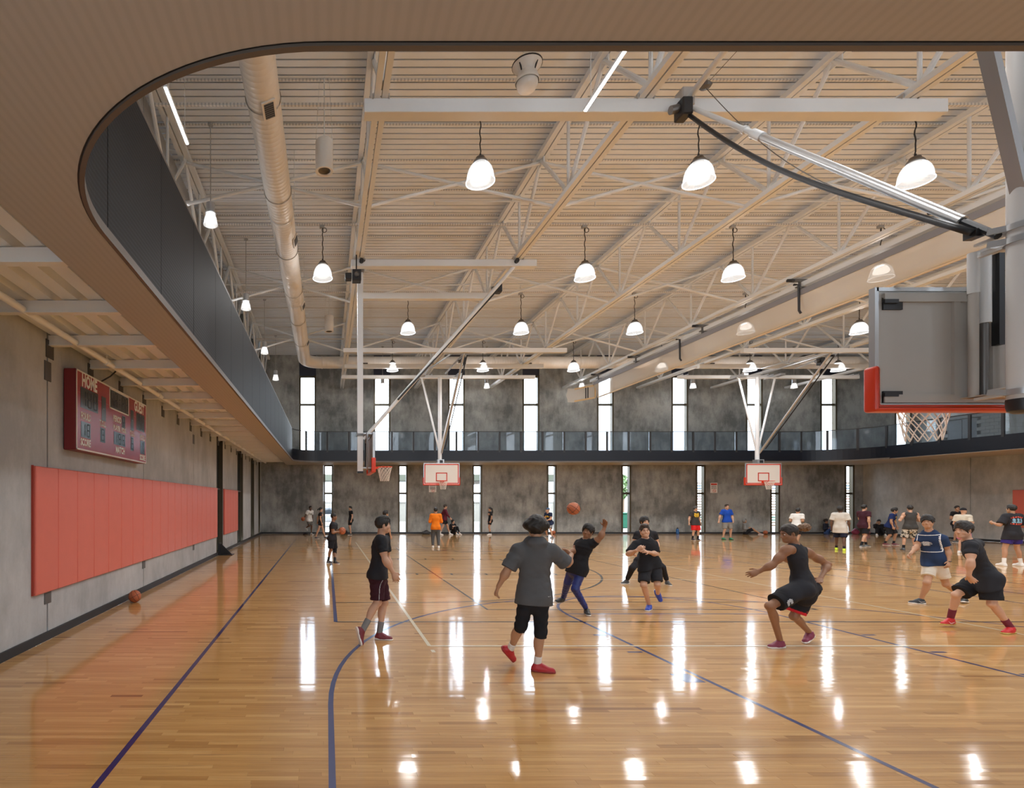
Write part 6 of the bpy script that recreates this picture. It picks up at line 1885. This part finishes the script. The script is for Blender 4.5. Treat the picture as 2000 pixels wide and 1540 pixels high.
# ------------------------------------------------------------------ people farther off
MID, FAR = 0.012, 0.016
sb_, bk_ = S_TAN, H_BLACK
def walk(a=0.28): return ((0.0, a, 0.085), (0.0, -a, 0.11))
p = person('man in black tee with a red collar standing partly hidden behind the jogging man', stance(752, 18.2, 1.70, 60, legs=((0.04, .05, .085), (.04, -.1, .085)), arms=('bent', 'down')), 1.70, S_TAN, ('short', bk_), dict(col=BLK, hem=.12), dict(col=BLK, len=.9, loose=.03), WHT, vox=MID)
MB().tube([p['chest']+p['up']*0.13+p['left']*0.075*math.cos(a)+p['fwd']*(0.08*math.sin(a))+p['up']*(-.03*math.sin(a)) for a in [2*PI*i/18 for i in range(18)]], 0.014, 6, closed=True).build('collar', m_redline, p['body'], smooth=True)
# the man holding a ball
J = posed(17.6, dict(head=(652, 1010, 0), neck=(650.5, 1020, 0), shL=(655, 1026, .16), shR=(650, 1026, -.16), elL=(656, 1040, .18), wrL=(664, 1034, .08), haL=(667, 1036, .02), elR=(650, 1041, -.2), wrR=(659, 1039, -.14), haR=(664, 1039, -.10),
    hiL=(650.5, 1051, .09), hiR=(647.5, 1051, -.09), knR=(646, 1074, -.12), anR=(641, 1096, 'f'), toR=(648, 1098.5, 't'), knL=(654, 1074, .10), anL=(654, 1096.5, -.05), toL=(662, 1099.5, -.12), hf=(1, .1, 0)))
J['anL'] = px3(654, 1096.6, 17.4); J['toL'] = px3(661.5, 1099.5, 17.3); J['toL'][2] = .03; J['anL'][2] = .085
p = person('man in black tee with a black knee sleeve, holding a basketball', J, 1.70, S_BROWN, ('buzz', bk_), dict(col=BLK2, hem=.08), dict(col=BLK, len=.92, loose=.034), (0.08, 0.07, 0.07), socks=((0.02, 0.02, 0.02), .14), vox=0.010)
F2 = Field(J['knL']-.25, J['knL']+.25, 0.01); F2.cone(J['knL']+(J['hiL']-J['knL'])*0.32, J['knL'], 0.078, 0.065, k=0.02, capa=True); F2.cone(J['knL'], J['knL']+(J['anL']-J['knL'])*0.34, 0.065, 0.058, k=0.02, capb=True)
F2.surface('knee_sleeve', p['base'], cloth(BLK), p['body'])
basketball(tuple((J['haL']+J['haR'])/2+V(0.045, 0, 0.0)), 'basketball held at the waist by the man with the knee sleeve', 0.8)

p = person('man in bright orange sweater and grey pants seen from behind', stance(851, 23.3, 1.74, 4, legs=((.03, .02, .085), (.03, -.05, .085)), arms=(((.07, .02, -.27), (-.10, .20, .02)), ((.07, .02, -.27), (-.10, .20, .02)))), 1.74, S_TAN, ('short', bk_), dict(col=(0.78, 0.20, 0.012), hem=.12, sleeve=1.92, loose=.024), dict(col=(0.085, 0.09, 0.095), len=1.93, loose=.022, name='pants'), WHT, vox=MID)
J = stance(869, 32.3, 1.82, 90, legs=walk(.30), arms=('swing_b', 'swing_f'))
person('person in maroon long sleeve top walking right along the back wall', J, 1.82, S_LIGHT, ('short', H_BROWN), dict(col=(0.12, 0.018, 0.035), hem=.08, sleeve=1.85), dict(col=BLK, len=.7, loose=.02), WHT, socks=(WHT, .12), vox=FAR)
person('woman in black sitting by the back wall with knees drawn up', seated(885.5, 32.85, 1.65, 150, legs=((.05, .42, .085), (.05, .44, .085)), arms=('bent', 'bent'), look=120), 1.65, S_LIGHT, ('long', bk_), dict(col=BLK, hem=.0, sleeve=1.9, loose=.022), dict(col=BLK, len=1.8, loose=.01, name='leggings'), WHT, vox=FAR, female=True)
J = stance(957.5, 32.2, 1.66, -88, legs=((.0, .04, .085), (0, -.05, .085))); J['tail'] = V(.15, 0, -1)
person('woman in black tee with long black ponytail standing by the back wall', J, 1.66, S_TAN, ('ponytail', bk_, .30), dict(col=BLK, hem=.1, sleeve=.7), dict(col=BLK, len=.62, loose=.02), WHT, socks=((.02, .02, .02), .14), vox=FAR, female=True)
J = stance(1074, 29.8, 1.74, -115, lean=14, drop=.07, legs=((.20, .12, .085), (.20, -.12, .085)), arms=(((.05, .1, -.26), (-.1, .2, -.02)), ((.05, .1, -.26), (-.1, .2, -.02))), look=-80)
p = person('man in a blue cap and navy tee with yellow lettering, crouching', J, 1.74, S_LIGHT, ('cap', (0.06, 0.11, 0.20)), dict(col=NAVY, hem=.1, loose=.02), dict(col=GRY, len=.9, loose=.03), (.12, .12, .12), vox=FAR)
decal(p, 'shirt', 'shirt_print', m_py, p['chest']-p['up']*.03, p['left'], p['up'], p['fwd'], (.16, .12), lambda a, b: abs(b-.03+.9*a*a) < .045 and int((a+1)*22) % 3 != 0, cell=.011)
J = stance(604, 32.7, 1.74, 140, lean=8, legs=((.02, .06, .085), (.02, -.16, .42)), arms=(((.06, -.02, -.27), (0, .06, -.25)), ((.10, -.04, -.24), (.08, -.02, -.20))))
p = person('man in white tee with a ball under one arm, standing on one leg', J, 1.74, S_DARK, ('short', bk_), dict(col=WHT, hem=.1, sleeve=.7, loose=.024), dict(col=(.13, .125, .115), len=.85, loose=.03), (.5, .5, .5), vox=FAR)
decal(p, 'shirt', 'shirt_print', M('print_olive', (.12, .13, .07), .7), p['chest']-p['up']*.04, p['left'], p['up'], p['fwd'], (.14, .1), lambda a, b: abs(b+.25*a) < .05 and int((a+1)*20) % 2, cell=.012)
basketball(tuple(J['wrR']+V(-.06, -.06, -.02)), 'basketball held under the arm of the man in white at the far left', .2)
person('woman in fitted black tee and short shorts walking by the first back window', stance(626, 29.2, 1.69, 84, legs=walk(.27), arms=('swing_b', 'down')), 1.69, S_LIGHT, ('ponytail', bk_, .08), dict(col=BLK2, hem=.02, sleeve=.6, loose=.01), dict(col=BLK2, len=.45, loose=.014), (.03, .03, .045), vox=FAR, female=True)
J = stance(685, 32.3, 1.72, -105, legs=((.02, .03, .085), (.02, -.05, .085))); J['hf'] = unit(V(-1, -.2, -.55))
person('man in black tee at the back wall looking down at a backpack', J, 1.72, S_LIGHT, ('short', bk_), dict(col=BLK, hem=.08), dict(col=BLK, len=.75, loose=.022), (.05, .05, .05), vox=FAR)
p = person('man in dark grey tee with yellow emblem and red shorts', stance(1357.5, 27.9, 1.76, 176, legs=((.07, .0, .085), (.05, .0, .085)), look=110, arms=('down', ((.12, -.02, -.26), (.05, .05, -.25)))), 1.76, S_LIGHT, ('short', (.06, .055, .05)), dict(col=(.045, .042, .042), hem=.14, sleeve=.7, loose=.03), dict(col=(.62, .02, .02), len=.95, loose=.04), (.03, .03, .04), socks=(BLK, .16), vox=FAR)
decal(p, 'shirt', 'shirt_emblem', m_py, p['chest']-p['up']*.02, p['left'], p['up'], p['fwd'], (.15, .15), lambda a, b: ((a/.13)**2+(b/.10)**2 < 1 or (abs(abs(a)-.09) < .03 and 0 < b < .12)) and not (abs(abs(a)-.05) < .02 and abs(b-.02) < .018) and not (abs(a) < .06 and -.085 < b < -.05), cell=.011)
p = person('big man in royal blue tee, grey shorts and green shoes', stance(1420, 28.4, 1.86, 180, legs=((.06, .02, .085), (.10, -.02, .085)), arms=(((.05, .06, -.27), (-.06, .12, -.20)), ((.14, -.02, -.25), (.10, .04, -.22))), side=-.05), 1.86, S_LIGHT, ('short', H_BROWN), dict(col=(.012, .07, .42), hem=.06, sleeve=.75, loose=.03), dict(col=(.24, .225, .20), len=.92, loose=.036), (.02, .22, .11), sole=(.03, .03, .03), vox=FAR)
person('person in a light grey hooded top sitting with legs stretched out', seated(1456, 33.0, 1.72, 118, legs=((.05, .72, .085), (.05, .66, .085)), arms=('bent', 'bent'), look=150), 1.72, S_TAN, ('short', bk_), dict(col=(.24, .24, .235), hem=.0, sleeve=1.9, loose=.03, hoodup=True), dict(col=BLK, len=.95, loose=.03), (.35, .24, .2), vox=FAR)
J = stance(1555, 24.5, 1.72, 62, lean=14, legs=walk(.16), arms=('bent', 'bent'))
person('player in white tee half hidden behind the lunging woman', J, 1.72, S_TAN, ('short', bk_), dict(col=WHT, hem=.08, sleeve=.7, loose=.026), dict(col=BLK, len=.9, loose=.03), (.1, .1, .1), vox=MID)
person('player in loose cream tee with neon yellow shoes, seen from behind', stance(1641, 22.2, 1.80, 48, legs=((.04, .20, .085), (.04, -.20, .085)), arms=('down', 'down')), 1.80, S_DARK, ('curly', bk_), dict(col=(.55, .52, .47), hem=.22, sleeve=.8, loose=.045), dict(col=(.012, .016, .035), len=.95, loose=.036), (.62, .85, .03), sole=(.62, .80, .08), socks=(BLK, .1), vox=MID)
person('person in navy top and blue jeans sitting against the back wall', seated(1615, 33.0, 1.70, 150, legs=((.06, .40, .085), (.06, .42, .085)), arms=('bent', 'bent'), look=130), 1.70, S_BROWN, ('curly', bk_), dict(col=(.02, .022, .035), hem=.0, sleeve=1.9, loose=.025), dict(col=(.03, .06, .16), len=1.9, loose=.014, name='jeans'), (.1, .1, .1), vox=FAR)
J = stance(1687, 23.8, 1.86, 84, legs=walk(.22), arms=(((.04, .06, -.26), (-.02, .20, .12)), ((.08, -.08, -.26), (0, .02, -.25))))
person('tall man in maroon tee and black shorts walking right', J, 1.86, S_LIGHT, ('short', bk_), dict(col=(.055, .016, .026), hem=.14, sleeve=.62, loose=.026), dict(col=BLK, len=.85, loose=.034), (.16, .18, .18), socks=(BLK, .13), vox=MID)
person('person in black with white shoes sitting by the corner wall', seated(1717, 31.9, 1.70, 215, legs=((.10, .40, .085), (.08, .36, .085)), arms=('bent', ((.04, .22, -.14), (-.05, .10, .24)))), 1.70, S_TAN, ('fringe', bk_), dict(col=BLK, hem=.0, sleeve=1.9, loose=.028), dict(col=BLK, len=1.9, loose=.018, name='pants'), WHT, vox=FAR)
J = stance(1737, 24.8, 1.76, 150, lean=14, drop=.03, legs=((.05, .10, .085), (.06, -.12, .085)), arms=(((.07, .06, -.26), (0, .12, -.22)), ((.07, .06, -.26), (.0, .12, -.22))), look=128)
p = person('young man in navy tee with a yellow number 3, leaning forward', J, 1.76, S_TAN, ('fringe', bk_), dict(col=(.014, .028, .11), hem=.08, sleeve=.65, loose=.024), dict(col=BLK, len=.9, loose=.036), (.13, .02, .03), socks=(BLK, .12), vox=MID)
def three(a, b):
    b_ = abs(b)-.052
    r = math.hypot(a+.0, b_)
    return (abs(r-.05) < .017 and (a > -.02 or (b_ > 0.0 and abs(b_) > .01))) and not (a < -.03 and b_ < .02)
decal(p, 'shirt', 'shirt_number', m_py, p['chest']-p['up']*.03, p['left'], p['up'], p['fwd'], (.1, .14), three, cell=.008)
# camouflage shorts
mc, t_, o_ = _nodes('camouflage'); pb_ = t_.nodes.new('ShaderNodeBsdfPrincipled'); pb_.inputs['Roughness'].default_value = .85
n1_ = _noise(t_, _pos(t_, (1, 1, 1.3)), 11, 1.5)
r_ = t_.nodes.new('ShaderNodeValToRGB'); r_.color_ramp.interpolation = 'CONSTANT'
r_.color_ramp.elements[0].color = (.03, .028, .024, 1); r_.color_ramp.elements[1].position = .44; r_.color_ramp.elements[1].color = (.12, .115, .085, 1)
e_ = r_.color_ramp.elements.new(.50); e_.color = (.56, .52, .44, 1)
t_.links.new(n1_, r_.inputs['Fac']); t_.links.new(r_.outputs['Color'], pb_.inputs['Base Color']); t_.links.new(pb_.outputs['BSDF'], o_.inputs['Surface'])
person('man in grey sleeveless top and camouflage shorts seen from behind', stance(1778, 22.2, 1.84, 25, legs=((.10, .02, .085), (.06, .06, .085)), arms=(((.13, -.02, -.25), (-.10, .22, .06)), ((.1, .0, -.26), (-.1, .22, .06)))), 1.84, S_LIGHT, ('short', bk_), dict(col=(.055, .053, .05), hem=.1, sleeve=-.2, loose=.024), dict(col=GRY, len=1.0, loose=.04, mat=mc), (.07, .085, .10), sole=(.07, .085, .10), socks=(BLK, .12), vox=MID)
p = person('man in black tee with red print facing the viewer, behind the bearded man', stance(1868, 26.4, 1.79, 178, arms=('bent', 'bent'), look=200), 1.79, S_TAN, ('short', bk_), dict(col=BLK, hem=.1), dict(col=BLK, len=.9, loose=.03), (.1, .1, .1), vox=MID)
decal(p, 'shirt', 'shirt_print', m_pr, p['chest']+p['up']*.02, p['left'], p['up'], p['fwd'], (.14, .05), lambda a, b: abs(b) < .03 and int((a+1)*24) % 3 != 0, cell=.01)
person('bearded man in cream tee, black cap and pink shorts facing right', stance(1881, 20.9, 1.75, 80, arms=('bent', 'bent')), 1.75, S_LIGHT, ('beanie', BLK), dict(col=(.60, .55, .45), hem=.1, sleeve=.7, loose=.034), dict(col=(.62, .22, .36), len=.85, loose=.03), WHT, vox=MID, extra=('beard',))
p = person('man in black tee with orange and blue back print and purple shorts', stance(1977.5, 16.8, 1.90, 3, legs=((.14, .0, .085), (.14, .0, .085)), arms=(((.16, .0, -.24), (-.06, .22, .05)), ((.16, .0, -.24), (-.06, .22, .05)))), 1.90, S_TAN, ('short', bk_), dict(col=(.022, .022, .026), hem=.16, sleeve=.85, loose=.04), dict(col=(.035, .022, .16), len=.66, loose=.034), WHT, socks=(WHT, .14), vox=0.010)
bc = p['chest']-p['fwd']*.0
def arcp(r0, r1, cx, cy, a, b): return r0 < math.hypot(a-cx, b-cy) < r1
decal(p, 'shirt', 'back_print', m_pr, bc, -p['left'], p['up'], -p['fwd'], (.2, .2), lambda a, b: abs(b-.115+1.2*a*a) < .020 and abs(a) < .17 and (int((a+1)*46) % 3 != 0 or b < .100-1.2*a*a), cell=.008)
decal(p, 'shirt', 'back_print', m_pr, bc, -p['left'], p['up'], -p['fwd'], (.2, .2), lambda a, b: abs(b+.105-.8*a*a) < .022 and abs(a) < .16 and (int((a+1)*46) % 3 != 0 or b < -.120+.8*a*a), cell=.008)
for x in (-.1, 0, .1):
    decal(p, 'shirt', 'print_figure', m_pb, bc, -p['left'], p['up'], -p['fwd'], (.2, .12), lambda a, b: ((a-x)/.035)**2+((b-.02)/.05)**2 < 1 or (abs(a-x) < .046 and -.07 < b < -.02), cell=.008)
